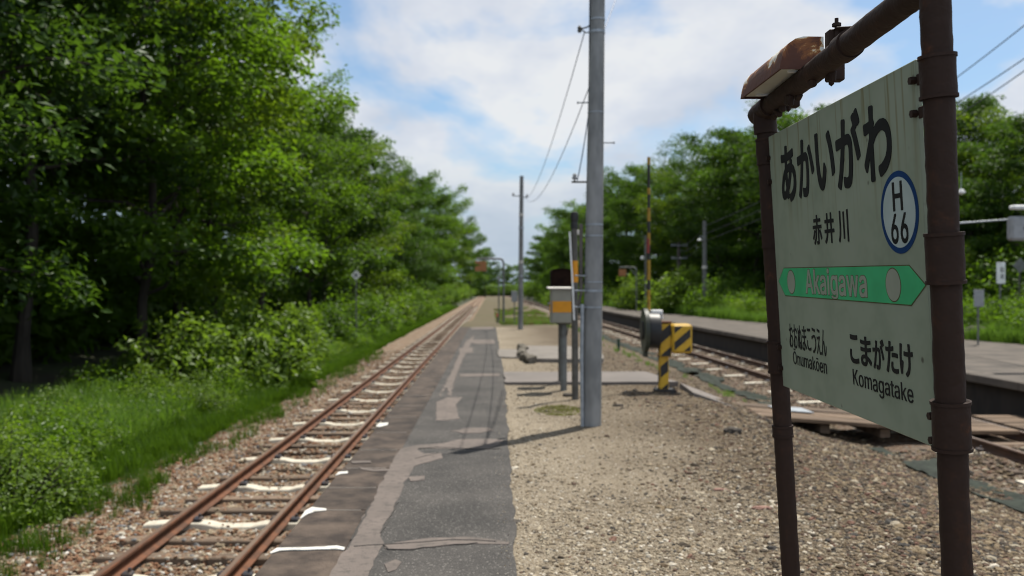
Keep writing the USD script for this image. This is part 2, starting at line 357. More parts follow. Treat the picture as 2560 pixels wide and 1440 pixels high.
M['ink'] = pbr('sign_black_lettering', (0.006, 0.006, 0.006), (0.010, 0.009, 0.009), 8.0, 0.6, spec=0.12)
M['band_green'] = pbr('sign_green_band', (0.042, 0.31, 0.125), (0.036, 0.265, 0.105), 7.0, 0.55, spec=0.12)
M['band_edge'] = pbr('sign_brown_outline', (0.07, 0.07, 0.03), None, 7.0, 0.6, spec=0.12)
M['sign_pale'] = pbr('sign_pale_inlay', (0.225, 0.24, 0.185), (0.20, 0.215, 0.165), 7.0, 0.55, spec=0.12)
M['ring_blue'] = pbr('sign_blue_ring', (0.003, 0.026, 0.090), (0.003, 0.021, 0.072), 7.0, 0.55, spec=0.12)
M['ring_white'] = pbr('sign_white_disc', (0.31, 0.36, 0.34), (0.27, 0.32, 0.30), 7.0, 0.55, spec=0.12)
M['lamp_rust'] = looks('rusted_white_lamp_housing', {
    'tc': ('texture_coordinate', {}), 'n': ('noise_texture', {'scale': 11.0, 'detail': 9.0, 'roughness': 0.62, 'distortion': 0.6}), 'sep': ('separate_xyz', {}), 'hz': ('map_range', {'from_min': -0.01, 'from_max': 0.105, 'to_min': -0.20, 'to_max': 0.075}), 'ad': ('math', {'math_type': 'add'}),
    'r': ('rgb_ramp', {'ramp': [(0.0, (0.050, 0.020, 0.014)), (0.44, (0.075, 0.026, 0.014)), (0.52, (0.19, 0.070, 0.022)), (0.545, (0.42, 0.27, 0.12)), (0.575, (0.58, 0.57, 0.52)), (1.0, (0.64, 0.64, 0.60))]}),
    'bn': ('noise_texture', {'scale': 60.0, 'detail': 4.0}), 'b': ('bump', {'strength': 0.5, 'distance': 0.004}), 'p': ('principled_bsdf', {'roughness': 0.7, 'specular_ior_level': 0.3})},
    [('tc.object', 'n.vector'), ('tc.object', 'sep.vector'), ('sep.z', 'hz.value'), ('n.fac', 'ad.value1'), ('hz.result', 'ad.value2'), ('ad.value', 'r.fac'), ('r.color', 'p.base_color'), ('tc.object', 'bn.vector'), ('bn.fac', 'b.height'), ('b.normal', 'p.normal')])
M['diffuser'] = pbr('milky_lamp_cover', (0.50, 0.50, 0.44), (0.44, 0.43, 0.37), 6.0, 0.35)


def stone_mat(name, cols, bump=0.4):
    """Stones: each one takes one of the colours."""
    return looks(name, {'oi': ('object_info', {}), 'r': ('rgb_ramp', {'ramp': cols, 'interpolate': False}), 'tc': ('texture_coordinate', {}), 'n': ('noise_texture', {'scale': 3.0, 'detail': 4.0}), 'mr': ('map_range', {'to_min': 0.7, 'to_max': 1.3}), 'h': ('hsv', {}), 'p': ('principled_bsdf', {'roughness': 0.85, 'specular_ior_level': 0.3})},
                 [('oi.random', 'r.fac'), ('tc.object', 'n.vector'), ('n.fac', 'mr.value'), ('mr.result', 'h.value'), ('r.color', 'h.color'), ('h.color', 'p.base_color')])


M['ballast_stone'] = stone_mat('ballast_stone', [(0.0, (0.15, 0.074, 0.040)), (0.22, (0.20, 0.125, 0.075)), (0.42, (0.23, 0.185, 0.125)), (0.64, (0.105, 0.064, 0.040)), (0.80, (0.33, 0.30, 0.245)), (0.89, (0.13, 0.13, 0.13)), (0.965, (0.46, 0.44, 0.40))])
M['gravel_stone'] = stone_mat('gravel_stone', [(0.0, (0.235, 0.19, 0.13)), (0.26, (0.18, 0.145, 0.10)), (0.48, (0.32, 0.275, 0.20)), (0.66, (0.13, 0.105, 0.076)), (0.78, (0.42, 0.38, 0.31)), (0.90, (0.075, 0.065, 0.055))])
M['brown_stone'] = stone_mat('brown_gravel_stone', [(0.0, (0.088, 0.062, 0.036)), (0.26, (0.045, 0.034, 0.023)), (0.46, (0.165, 0.125, 0.075)), (0.66, (0.072, 0.044, 0.029)), (0.80, (0.26, 0.225, 0.165)), (0.87, (0.030, 0.027, 0.024)), (0.96, (0.13, 0.070, 0.048))])


def speckled(name, base, base2, specks, scale, speck_amount, bump=0.8, bdist=0.012, rough=0.95, big=0.5, low=0.36, high=0.66):
    """Ground of small stones: cells of different colour over soil, with relief."""
    return looks(name, {
        'g': ('geometry', {}), 'big': ('noise_texture', {'scale': big, 'detail': 8.0, 'roughness': 0.6}), 'br': ('rgb_ramp', {'ramp': [(low, base), (high, base2)]}),
        'v': ('voronoi_texture', {'scale': scale}), 'wn': ('white_noise_texture', {}), 'cr': ('rgb_ramp', {'ramp': specks, 'interpolate': False}),
        'mf': ('map_range', {'from_min': 0.0, 'from_max': 1.0, 'to_min': speck_amount * 0.5, 'to_max': speck_amount}), 'mx': ('mix_color', {}),
        'bn': ('noise_texture', {'scale': scale * 1.6, 'detail': 3.0}), 'bh': ('math', {'math_type': 'subtract'}), 'b': ('bump', {'strength': bump, 'distance': bdist}), 'p': ('principled_bsdf', {'roughness': rough, 'specular_ior_level': 0.25})},
        [('g.position', 'big.vector'), ('big.fac', 'br.fac'), ('g.position', 'v.vector'), ('v.position', 'wn.vector'), ('wn.value', 'cr.fac'), ('big.fac', 'mf.value'), ('mf.result', 'mx.fac'), ('br.color', 'mx.a'), ('cr.color', 'mx.b'), ('mx.result', 'p.base_color'),
         ('g.position', 'bn.vector'), ('bn.fac', 'bh.value1'), ('v.distance', 'bh.value2'), ('bh.value', 'b.height'), ('b.normal', 'p.normal')])


M['gravel'] = speckled('island_gravel', (0.235, 0.200, 0.148), (0.120, 0.099, 0.071), [(0.0, (0.205, 0.168, 0.116)), (0.3, (0.14, 0.113, 0.08)), (0.55, (0.265, 0.225, 0.165)), (0.75, (0.085, 0.07, 0.052)), (0.88, (0.35, 0.315, 0.26))], 75.0, 0.75)
# the gravel is older and dirtier towards the slope
g_ = UsdShade.Shader.Get(stage, '/World/Looks/island_gravel/mx')
for nm, kind, ins in (('sx', 'separate_xyz', {}), ('nx', 'noise_texture', {'scale': 0.8, 'detail': 5.0}), ('sm', 'math', {'math_type': 'multiply_add', 'value2': 2.2}), ('mrx', 'map_range', {'from_min': 1.7, 'from_max': 3.6, 'to_min': 0.0, 'to_max': 0.85, 'clamp': True}), ('dk', 'mix_color', {'blend_type': 'multiply', 'b': (0.36, 0.31, 0.26)})):
    sh = UsdShade.Shader.Define(stage, '/World/Looks/island_gravel/' + nm)
    sh.CreateIdAttr('cycles_' + kind)
    for k, v in ins.items():
        sh.CreateInput(k, Sdf.ValueTypeNames.Token if isinstance(v, str) else Sdf.ValueTypeNames.Bool if isinstance(v, bool) else Sdf.ValueTypeNames.Float3 if isinstance(v, tuple) else Sdf.ValueTypeNames.Float).Set(Gf.Vec3f(*v) if isinstance(v, tuple) else v)
gs = lambda n: UsdShade.Shader.Get(stage, '/World/Looks/island_gravel/' + n)
for a, ao, b, bi, tp in (('g', 'position', 'sx', 'vector', 0), ('g', 'position', 'nx', 'vector', 0), ('nx', 'fac', 'sm', 'value1', 0), ('sx', 'x', 'sm', 'value3', 0), ('sm', 'value', 'mrx', 'value', 0), ('mrx', 'result', 'dk', 'fac', 0), ('mx', 'result', 'dk', 'a', 0), ('dk', 'result', 'p', 'base_color', 0)):
    gs(b).CreateInput(bi, Sdf.ValueTypeNames.Token).ConnectToSource(gs(a).CreateOutput(ao, Sdf.ValueTypeNames.Token))
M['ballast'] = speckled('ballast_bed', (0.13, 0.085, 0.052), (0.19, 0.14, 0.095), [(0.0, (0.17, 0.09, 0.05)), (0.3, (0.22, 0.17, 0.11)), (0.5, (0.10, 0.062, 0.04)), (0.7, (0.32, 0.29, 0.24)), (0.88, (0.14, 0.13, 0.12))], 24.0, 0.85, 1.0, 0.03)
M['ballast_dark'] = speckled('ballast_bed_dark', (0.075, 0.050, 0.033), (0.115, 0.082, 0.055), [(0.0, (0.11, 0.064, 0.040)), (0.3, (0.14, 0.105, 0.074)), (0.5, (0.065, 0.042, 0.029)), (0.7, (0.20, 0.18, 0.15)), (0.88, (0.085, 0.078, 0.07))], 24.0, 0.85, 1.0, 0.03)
M['end_ground'] = speckled('grassy_gravel', (0.095, 0.074, 0.053), (0.042, 0.052, 0.018), [(0.0, (0.10, 0.072, 0.045)), (0.4, (0.06, 0.055, 0.022)), (0.7, (0.13, 0.10, 0.065))], 20.0, 0.6, big=0.25)
M['asphalt'] = speckled('worn_asphalt', (0.030, 0.029, 0.028), (0.076, 0.070, 0.065), [(0.0, (0.036, 0.035, 0.034)), (0.45, (0.058, 0.055, 0.052)), (0.8, (0.09, 0.085, 0.08)), (0.955, (0.26, 0.25, 0.23))], 110.0, 0.6, 0.6, 0.004, big=1.3, low=0.38, high=0.68)

# ------------------------------------------------------------------ the ground and the tracks
TR1, Z1 = -2.965, -0.83          # near track: centre, rail top
TR2, Z2 = 8.285, -0.62           # far track
PLAT_END = 41.0


def sstep(t):
    t = np.clip(t, 0, 1)
    return t * t * (3 - 2 * t)


def terrain_z(x, y):
    x, y = np.asarray(x, float), np.asarray(y, float)
    left = np.where(x < -5.2, -1.18 + 0.75 * sstep((-x - 6.5) / 7.0) + 1.2 * sstep((-x - 13) / 30.0), -1.18)
    right = np.where(x > 13.0, -0.05 + 1.7 * sstep((x - 17.0) / 9.0), -1.18)
    z = np.where(x < 0, left, right)
    amp = 0.10 * sstep((np.abs(x - 3) - 10.5) / 3)
    return z + amp * (meshkit.fbm(np.stack([x * 0.5, y * 0.5, 0 * x], -1), 3, 5) - 0.5) * 2


def grid(xs, ys, zf):
    X, Y = np.meshgrid(xs, ys, indexing='ij')
    Z = zf(X, Y)
    v = np.stack([X, Y, Z], -1).reshape(-1, 3)
    n, m = len(xs), len(ys)
    i, j = np.meshgrid(np.arange(n - 1), np.arange(m - 1), indexing='ij')
    a = (i * m + j).ravel()
    return v, np.vstack([np.stack([a, a + m, a + m + 1], 1), np.stack([a, a + m + 1, a + 1], 1)])


far = np.concatenate([np.linspace(-6, 60, 67), np.linspace(63, 150, 30), np.linspace(160, 600, 45), [900, 1500]])
xs = np.concatenate([[-1200, -400, -150, -80], np.linspace(-50, -4, 60), np.linspace(-3, 12, 9), np.linspace(12.4, 45, 42), [60, 90, 150, 400, 1200]])
obj('ground', grid(xs, far, terrain_z), M['soil'], smooth=True, kind='structure')


def bed(xp, zp, y1, seed, amp=0.03):
    xx = np.linspace(xp[0], xp[-1], 46)
    yy = np.concatenate([np.linspace(-3, 30, 133), np.linspace(31, 90, 60), np.linspace(95, y1, 40)])
    return grid(xx, yy, lambda X, Y: np.interp(X, xp, zp) + amp * (meshkit.fbm(np.stack([X * 2.2, Y * 2.2, 0 * X], -1), 3, seed) - 0.5) * 2)


bed1 = bed([-6.4, -5.3, -4.4, -4.0, -1.75, -1.42], [-1.30, -1.15, -1.06, -1.045, -1.045, -1.05], 420, 11)
obj('track_bed', bed1, M['ballast'], smooth=True, kind='structure')
bed2 = bed([5.2, 6.2, 6.7, 7.2, 7.5, 9.95], [-1.1, -0.88, -0.83, -0.815, -0.775, -0.82], 420, 12)
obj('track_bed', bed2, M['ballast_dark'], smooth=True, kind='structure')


def island_surf(X, Y):
    z = -0.014 - 0.84 * sstep((X - 2.9) / 3.7)
    z = z + (z < -0.03) * 0.05 * (meshkit.fbm(np.stack([X * 1.5, Y * 1.5, 0 * X], -1), 3, 3) - 0.5)
    z = np.where(X > 0.3, z + 0.03 * (meshkit.fbm(np.stack([X * 2.5, Y * 2.5, 0 * X], -1), 3, 4) - 0.62), z)
    ramp = sstep((Y - PLAT_END) / 34.0)
    return np.maximum(z, -2) * (1 - ramp) + ramp * np.minimum(z, -0.80 - 0.1 * np.sin(X))


def island_z(X, Y):
    z = island_surf(X, Y)
    low = np.where(X < -1.415, -1.2, -0.215)
    z = np.where((X < -0.968) & (Y < PLAT_END + 0.05), low, z)
    return np.where((X < -1.415) & (Y >= PLAT_END), -1.1, z)


ixs = np.concatenate([[-1.42, -1.41, -0.972, -0.963], np.linspace(-0.9, 3.0, 50), np.linspace(3.1, 6.9, 46)])
obj('island_ground', grid(ixs, np.concatenate([np.linspace(-3, 25, 170), np.linspace(25.3, 40.9, 40), [41.04]]), island_z), M['gravel'], smooth=False, kind='structure')
obj('grassy_ground', grid(ixs, np.concatenate([[41.04, 41.06], np.linspace(42, 90, 49), np.linspace(95, 420, 40)]), island_z), M['end_ground'], smooth=False, kind='structure')

# platform edge: coping stones one by one on a low wall
plat = UsdGeom.Xform.Define(stage, numbered('/World', 'platform'))
tag(plat, 'low station platform with dark worn coping stones along the rusty track', None, None, 'structure')
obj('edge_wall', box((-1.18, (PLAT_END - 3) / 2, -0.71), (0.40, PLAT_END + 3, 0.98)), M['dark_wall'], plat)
joints = [-0.9, 0.1, 1.1, 2.1, 3.0, 3.95, 4.85, 5.73, 6.76, 7.53, 8.36, 9.32, 10.47, 11.75]
while joints[-1] < PLAT_END - 1.2:
    joints.append(joints[-1] + 1.0 + 0.25 * rng.random())
joints.append(PLAT_END)
for a, b in zip(joints[:-1], joints[1:]):
    w = 0.468 + 0.012 * rng.random()
    blk = box((-1.432 + w / 2, (a + b) / 2, -0.1 - 0.006 * rng.random()), (w, b - a - 0.016, 0.2), 0.010)
    obj('coping_stone', rot(blk, (0, 0, 1), rng.normal(0, 0.004), (-1.19, (a + b) / 2, 0)), M['coping'], plat)


def wavy(pts, amp=0.012, step=0.12, seed=0, closed=True):
    """A ragged outline through the points."""
    r = np.random.default_rng(seed)
    out = []
    pts = [np.array(p, float) for p in pts]
    for p, q2 in zip(pts, pts[1:] + pts[:1]) if closed else zip(pts[:-1], pts[1:]):
        n = max(1, int(np.linalg.norm(q2 - p) / step))
        for k in range(n):
            out.append(p + (q2 - p) * k / n + (r.normal(0, amp, 2) if k else 0))
    return [tuple(p) for p in out]


asph = [(-0.955, -2.5)] + [(-0.955, 40.6)] + [(0.30 + 0.03 * math.sin(y * 3.1) * rng.random() - 0.14 * min(1, max(0, (18 - y) / 14)) + rng.normal(0, 0.006), y) for y in np.concatenate([np.arange(40.6, 14, -0.9), np.arange(14, -2.6, -0.22)])]
pav = UsdGeom.Xform.Define(stage, numbered('/World', 'asphalt_pavement'))
tag(pav, 'strip of grey worn asphalt beside the coping stones', None, None, 'structure')
obj('asphalt_slab', prism(asph, -0.05, 0.0), M['asphalt'], pav)


def z7(pts):
    return [ground(600 + x / 3.5556, 1080 + y / 3.5556) for x, y in pts]


def z4(pts):
    return [ground(560 + x * 0.4862, 740 + y * 0.4862) for x, y in pts]


main_patch = [(-0.952, 3.2)] + z7([(800, 1285), (880, 1130), (985, 1005), (1080, 790), (1170, 640), (1240, 470), (1330, 330), (1390, 205), (1430, 150), (1560, 122), (1800, 102), (1950, 66), (2250, 62), (2345, 75), (2300, 112), (2200, 152), (1900, 150), (1620, 143), (1570, 155), (1640, 195), (1790, 190), (1800, 235), (1690, 265), (1600, 285), (1540, 310), (1525, 345), (1470, 430), (1440, 505), (1400, 600), (1345, 740), (1265, 830), (1240, 930), (1275, 990), (1235, 1050), (1130, 1290)]) + [(-0.72, 3.2)]
patches = [main_patch,
           z7([(1290, 1008), (1400, 985), (1700, 945), (2000, 935), (2250, 960), (2390, 985), (2380, 1000), (2000, 995), (1700, 1030), (1400, 1050), (1290, 1035)]),
           z4([(1095, 545), (1150, 522), (1225, 520), (1190, 560), (1210, 632), (1150, 640), (1090, 640)]),
           z4([(1165, 695), (1250, 680), (1360, 678), (1385, 690), (1320, 705), (1230, 706)]),
           z4([(1150, 465), (1105, 520), (1125, 480), (1165, 405), (1195, 330), (1240, 240), (1290, 200), (1275, 235), (1225, 330), (1195, 405), (1160, 520)]),
           z4([(1215, 400), (1415, 398), (1420, 412), (1215, 416)]), z4([(1210, 268), (1280, 265), (1278, 292), (1215, 296)]), z4([(1240, 226), (1390, 224), (1392, 246), (1290, 248)]), z4([(1275, 160), (1385, 158), (1385, 170), (1270, 172)]),
           z7([(1290, 1180), (1380, 1140), (1430, 1160), (1380, 1230), (1320, 1250)]), z7([(1500, 400), (1640, 395), (1635, 430), (1520, 440)])]
for i, pl in enumerate(patches):
    obj('mortar_patch', prism(Polygon(wavy(pl, 0.008 if i < 4 else 0.015, 0.10, i)).buffer(0.004).buffer(0), 0.0005, 0.0035 + 0.0002 * i), M['patch'], pav)
cracks = [([(1020, 1022), (1150, 1010), (1300, 1003), (1480, 990), (1600, 985), (1750, 972), (1900, 960), (2100, 965), (2350, 985)], 0.006), ([(990, 960), (1085, 790), (1170, 640)], 0.006), ([(1250, 900), (1290, 850), (1345, 745), (1400, 610)], 0.005), ([(1590, 150), (1750, 138), (2000, 150), (2370, 155)], 0.006), ([(1560, 240), (1760, 190), (1800, 180)], 0.003), ([(1280, 1010), (1320, 1048), (1450, 1050), (1700, 1030), (1900, 1005), (2200, 990)], 0.004)]
from shapely.geometry import LineString
for i, (ln, w) in enumerate(cracks):
    obj('crack', prism(LineString(wavy(z7(ln), 0.006, 0.06, 50 + i, False)).buffer(w), 0.003, 0.0066 + 0.0002 * i), M['crack'], pav)
marks = [z7([(270, 1075), (330, 1035), (450, 1032), (600, 1030), (860, 1015), (930, 1030), (920, 1050), (860, 1042), (700, 1045), (350, 1057), (275, 1082)]), z7([(535, 772), (580, 705), (640, 672), (765, 685), (760, 700), (660, 710), (600, 730)]), z7([(850, 388), (880, 357), (955, 352), (955, 368), (890, 374)]), z4([(782, 672), (800, 655), (845, 652), (840, 664), (800, 674)]),
         z7([(990, 262), (1160, 258), (1160, 275), (1000, 280)]), z7([(1060, 315), (1180, 335), (1330, 332), (1320, 348), (1180, 352), (1080, 335)])]
for i, pl in enumerate(marks):
    obj('painted_mark', prism(Polygon(wavy(pl, 0.003, 0.08, 80 + i)).buffer(0.003), 0.0, 0.0045), M['white_paint'] if i < 4 else M['patch'], plat)
for y in [j for j in joints if 5.5 < j < 22]:          # pale mortar in some joints
    obj('joint_mortar', box((-1.2, min(joints, key=lambda j: abs(j - y)), -0.02), (0.36 + 0.09 * rng.random(), 0.017, 0.036)), M['concrete'], plat)

# side paths on the island
pth = UsdGeom.Xform.Define(stage, numbered('/World', 'crossing_path'))
tag(pth, 'flat concrete path leading from the asphalt to the barrier and the board crossing', None, None, 'structure')
obj('path_slab', prism(wavy([(0.28, 15.87), (2.3, 15.9), (3.5, 15.95), (3.25, 18.0), (0.3, 17.9)], 0.015, 0.3, 4), -0.06, 0.035), M['path'], pth)
rv = np.array([(3.40, 14.35, 0.02), (3.52, 15.93, 0.02), (4.9, 15.9, -0.50), (4.9, 14.3, -0.50)])
obj('path_ramp', (np.vstack([rv, rv - (0, 0, 0.5)]), np.array([[0, 2, 1], [0, 3, 2], [0, 1, 5], [0, 5, 4], [1, 2, 6], [1, 6, 5], [2, 3, 7], [2, 7, 6], [3, 0, 4], [3, 4, 7]])), M['path'], pth)
slab = UsdGeom.Xform.Define(stage, numbered('/World', 'concrete_slab'))
tag(slab, 'broken concrete slab behind the posts on the gravel', None, None, 'structure')
obj('slab', prism(wavy([(1.0, 20.9), (1.8, 20.7), (2.75, 20.85), (2.95, 22.4), (2.6, 25.6), (1.0, 25.8)], 0.03, 0.35, 6), -0.06, 0.075), M['concrete'], slab)
obj('slab', prism(wavy([(0.25, 22.2), (0.82, 22.0), (0.8, 25.0), (0.25, 25.0)], 0.03, 0.3, 8), -0.06, 0.02), M['concrete'], slab)
for i, (x, y, l, a) in enumerate([(0.93, 21.2, 1.5, 0.10), (0.86, 23.0, 1.7, -0.05), (0.95, 24.8, 1.4, 0.06)]):
    o = thing('kerb_fragment', ['broken mossy concrete kerb piece nearest the slab\'s front corner', 'broken mossy concrete kerb piece in the middle of the slab\'s left edge', 'broken concrete kerb piece farthest along the slab\'s left edge'][i], 'kerb stone', (x, y, 0), a)
    v, f = box((0, 0, 0.06), (0.20, l, 0.17), 0.02)
    m = trimesh.Trimesh(v, f).subdivide().subdivide().subdivide()
    m.vertices += (meshkit.noise(m.vertices * 9, i)[:, None] - 0.5) * 0.09
    obj('block', (np.array(m.vertices), np.array(m.faces)), M['mossy_concrete'], o)

# rails and sleepers
RAIL = [(0.0625, 0), (0.0625, 0.012), (0.012, 0.034), (0.010, 0.105), (0.0325, 0.118), (0.0325, 0.142), (0.024, 0.1485)]
RAIL = RAIL + [(-x, z) for x, z in RAIL[::-1]]


def rail(parent, x, ztop, body, top):
    r = obj('rail', extrude_y([(x + a, ztop - 0.15 + b) for a, b in RAIL], -3, 420), body, parent)
    obj('running_surface', box((x, 208.5, ztop - 0.001), (0.046, 423, 0.005)), top, r)


def pc_sleeper_mesh(half, zt):
    st = [(-half, -0.02), (-0.84, -0.004), (-0.72, 0.0), (-0.43, 0.0), (-0.32, -0.012), (-0.2, -0.040), (0, -0.044), (0.2, -0.040), (0.32, -0.012), (0.43, 0.0), (0.72, 0.0), (0.84, -0.004), (half, -0.02)]
    V, Fc = [], []
    for i, (x, z) in enumerate(st):
        V += [(x, -0.122, zt - 0.16), (x, -0.102, zt + z - 0.012), (x, -0.090, zt + z), (x, 0.090, zt + z), (x, 0.102, zt + z - 0.012), (x, 0.122, zt - 0.16)]
        if i:
            for k in range(6):
                a, b = (i - 1) * 6 + k, (i - 1) * 6 + (k + 1) % 6
                Fc += [[a, a + 6, b + 6], [a, b + 6, b]]
    e = (len(st) - 1) * 6
    for k in range(1, 5):
        Fc += [[0, k, k + 1], [e, e + k + 1, e + k]]
    return np.array(V, float), np.array(Fc)


def clip_mesh(zt):
    return join([box((0, 0, zt + 0.028), (0.10, 0.11, 0.05), 0.016), tube([(0.02, 0, zt + 0.04), (0.02, 0, zt + 0.085)], 0.017, 8)])


def track(label, xc, ztop, body, top, y0, y1, pitch, first_white, half, wood, tie_shift=0.0):
    t = thing('railway_track', label, 'railway track')
    for s in (-1, 1):
        rail(t, xc + s * 0.566, ztop, body, top)
    zt = ztop - 0.15
    far_parts = []
    y = first_white - pitch * math.ceil((first_white - y0) / pitch)
    while y < y1 + 90:
        white = round((y - first_white) / pitch) % 3 == 0
        yy = y + rng.normal(0, 0.025)
        if white:
            m = rot(shift(pc_sleeper_mesh(half, zt), (xc + tie_shift, yy, 0)), (0, 0, 1), rng.normal(0, 0.008), (xc, yy, 0))
        else:
            m = rot(box((xc + rng.normal(0, 0.04), yy, zt - 0.083 + rng.normal(0, 0.008)), (2.1, 0.19, 0.15), 0.012), (0, 0, 1), rng.normal(0, 0.012), (xc, yy, 0))
        if y < y1:
            s = obj('sleeper', m, M['white_sleeper'] if white else M['wood_sleeper'], t)
            if white and y < 42:
                for rx in (-0.566, 0.566):
                    for sd in (-0.115, 0.115):
                        obj('fastener', shift(clip_mesh(zt), (xc + rx + sd, yy, 0)), M['clip_steel'], s)
        else:
            far_parts.append((m, white))
        y += pitch
    for wv, nm, mt in ((True, 'far_white_sleepers', 'white_sleeper'), (False, 'far_wood_sleepers', 'wood_sleeper')):
        obj(nm, join([m for m, w in far_parts if w == wv]), M[mt], t, kind='stuff')
    return t


track('straight rusty railway track beside the coping stones on the left', TR1, Z1, M['rust_rail'], M['rail_top'], 3.07, 62, 0.635, 8.15, 1.06, True)
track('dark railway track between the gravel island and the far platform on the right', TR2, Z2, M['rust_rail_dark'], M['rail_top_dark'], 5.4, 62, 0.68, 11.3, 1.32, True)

# opposite platform
op = UsdGeom.Xform.Define(stage, numbered('/World', 'opposite_platform'))
tag(op, 'far platform with sooty dark wall behind the right hand track', None, None, 'structure')
EDGE = 9.86
obj('platform_surface', grid(np.linspace(EDGE + 0.3, 18.5, 24), np.concatenate([np.linspace(-2, 60, 63), np.linspace(62, 98, 19)]), lambda X, Y: 0.0 + 0.02 * (meshkit.fbm(np.stack([X, Y, 0 * X], -1), 3, 9) - 0.5)), M['platform_top'], op, smooth=True)
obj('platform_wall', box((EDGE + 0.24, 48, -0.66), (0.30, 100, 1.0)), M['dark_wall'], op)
y = -2.0
while y < 97.5:
    L = 1.8
    obj('edge_stone', box((EDGE + 0.19, y + L / 2, -0.062 + 0.004 * rng.random()), (0.42 + 0.02 * rng.random(), L - 0.02, 0.16), 0.012), M['platform_top'], op)
    y += L

# board crossing over the right hand track
bc = thing('board_crossing', 'weathered plank foot crossing over the right hand track behind the sign', 'plank crossing')
for i in range(6):
    yy = 14.35 + i * 0.30
    for x0, x1, za, zb in ((4.35, 7.60, -0.36, Z2 + 0.02), (7.80, 8.77, Z2 - 0.01, Z2 - 0.01), (8.96, 9.80, Z2 - 0.005, Z2 - 0.005)):
        v, f = box(((x0 + x1) / 2, yy, 0), (x1 - x0 - 0.05 * rng.random(), 0.27 + 0.02 * rng.random(), 0.065), 0.008)
        v[:, 2] += za + (zb - za) * (v[:, 0] - x0) / (x1 - x0) + rng.normal(0, 0.006)
        obj('plank', rot((v, f), (0, 0, 1), rng.normal(0, 0.006), ((x0 + x1) / 2, yy, 0)), M['plank'], bc)
for x in (4.6, 5.6, 6.6):
    obj('bearer', box((x, 15.1, -0.36 - 0.1 - (x - 4.35) * 0.075 - 0.03), (0.16, 1.5, 0.14)), M['wood_sleeper'], bc)
obj('metal_plate', rot(box((5.35, 15.3, -0.385), (0.62, 0.62, 0.012)), (0, 1, 0), 0.072, (5.35, 15.3, -0.385)), M['galvanised'], bc)

# dark green weed sheet lying along the ballast shoulder
def net_sheet(y0, y1, xa, xb, seed, label):
    v, f = grid(np.linspace(0, 1, 12), np.linspace(y0, y1, int((y1 - y0) * 5)), lambda X, Y: 0 * X)
    n = meshkit.fbm(np.stack([v[:, 0] * 2.0, v[:, 1] * 1.3, 0 * v[:, 0]], -1), 3, seed)
    n2 = meshkit.fbm(np.stack([0 * v[:, 0], v[:, 1] * 0.9, 0 * v[:, 0]], -1), 3, seed + 3)
    t = v[:, 0].copy()
    v[:, 0] = xa + (xb - xa) * t + (n2 - 0.5) * 0.9 * (0.4 + t)
    base = np.maximum(island_surf(v[:, 0], v[:, 1]), np.interp(v[:, 0], [5.2, 6.2, 6.7, 7.2], [-1.1, -0.88, -0.83, -0.815]))
    v[:, 2] = base + 0.02 + 0.30 * (n - 0.42) * np.sin(PI * np.clip(t, 0.03, 0.97))
    cen = v[f].mean(1)
    tc_ = t[f].mean(1)
    keep = meshkit.fbm(cen * 1.9, 3, seed + 7) > 0.20 + 0.42 * np.abs(tc_ - 0.5) ** 1.5 * 2
    f = f[keep]
    used, inv = np.unique(f, return_inverse=True)
    v, f = v[used], inv.reshape(f.shape)
    obj('weed_sheet', (v, f), M['net'], smooth=True, label=label, cat='ground sheet')


net_sheet(9.2, 13.7, 5.95, 6.75, 21, 'crumpled dark green sheet on the shoulder below the sign, nearest piece')
net_sheet(16.4, 60.0, 5.95, 6.75, 25, 'long dark green sheet along the ballast shoulder beyond the plank crossing')

# ------------------------------------------------------------------ trees, bushes, grass
def leaves(centres, R, n, L, out=None, r=None, flat=0.27, droop=0.30, wild=0.68):
    """n leaves round each centre: flat drooping sprays."""
    r = r or rng
    c = np.repeat(np.asarray(centres, float), n, 0)
    Rr = np.repeat(np.broadcast_to(np.asarray(R, float), len(centres)), n)
    N = len(c)
    th, u = r.random(N) * 2 * PI, np.sqrt(r.random(N))
    o = np.zeros((N, 3)) if out is None else np.repeat(np.asarray(out, float), n, 0)
    p = c.copy()
    p[:, 0] += Rr * u * np.cos(th)
    p[:, 1] += Rr * u * np.sin(th)
    p[:, 2] += Rr * (r.normal(0, flat, N) - droop * u * u)
    nor = np.array([0, 0, 1.0]) + r.normal(0, wild, (N, 3)) + 0.35 * o
    nor /= np.linalg.norm(nor, axis=1, keepdims=True)
    a = np.stack([np.cos(th), np.sin(th), -0.35 * np.ones(N)], 1) + r.normal(0, 0.5, (N, 3))
    a -= nor * (a * nor).sum(1, keepdims=True)
    a /= np.linalg.norm(a, axis=1, keepdims=True)
    b = np.cross(nor, a)
    l = (L * (0.65 + 0.7 * r.random(N)))[:, None]
    w = l * 0.27
    v = np.stack([p - a * l * 0.5, p + b * w + nor * l * 0.05, p + a * l * 0.5 - nor * l * 0.08, p - b * w + nor * l * 0.05], 1).reshape(-1, 3)
    k = np.arange(N)[:, None] * 4
    return v, np.vstack([k + [0, 1, 2], k + [0, 2, 3]])


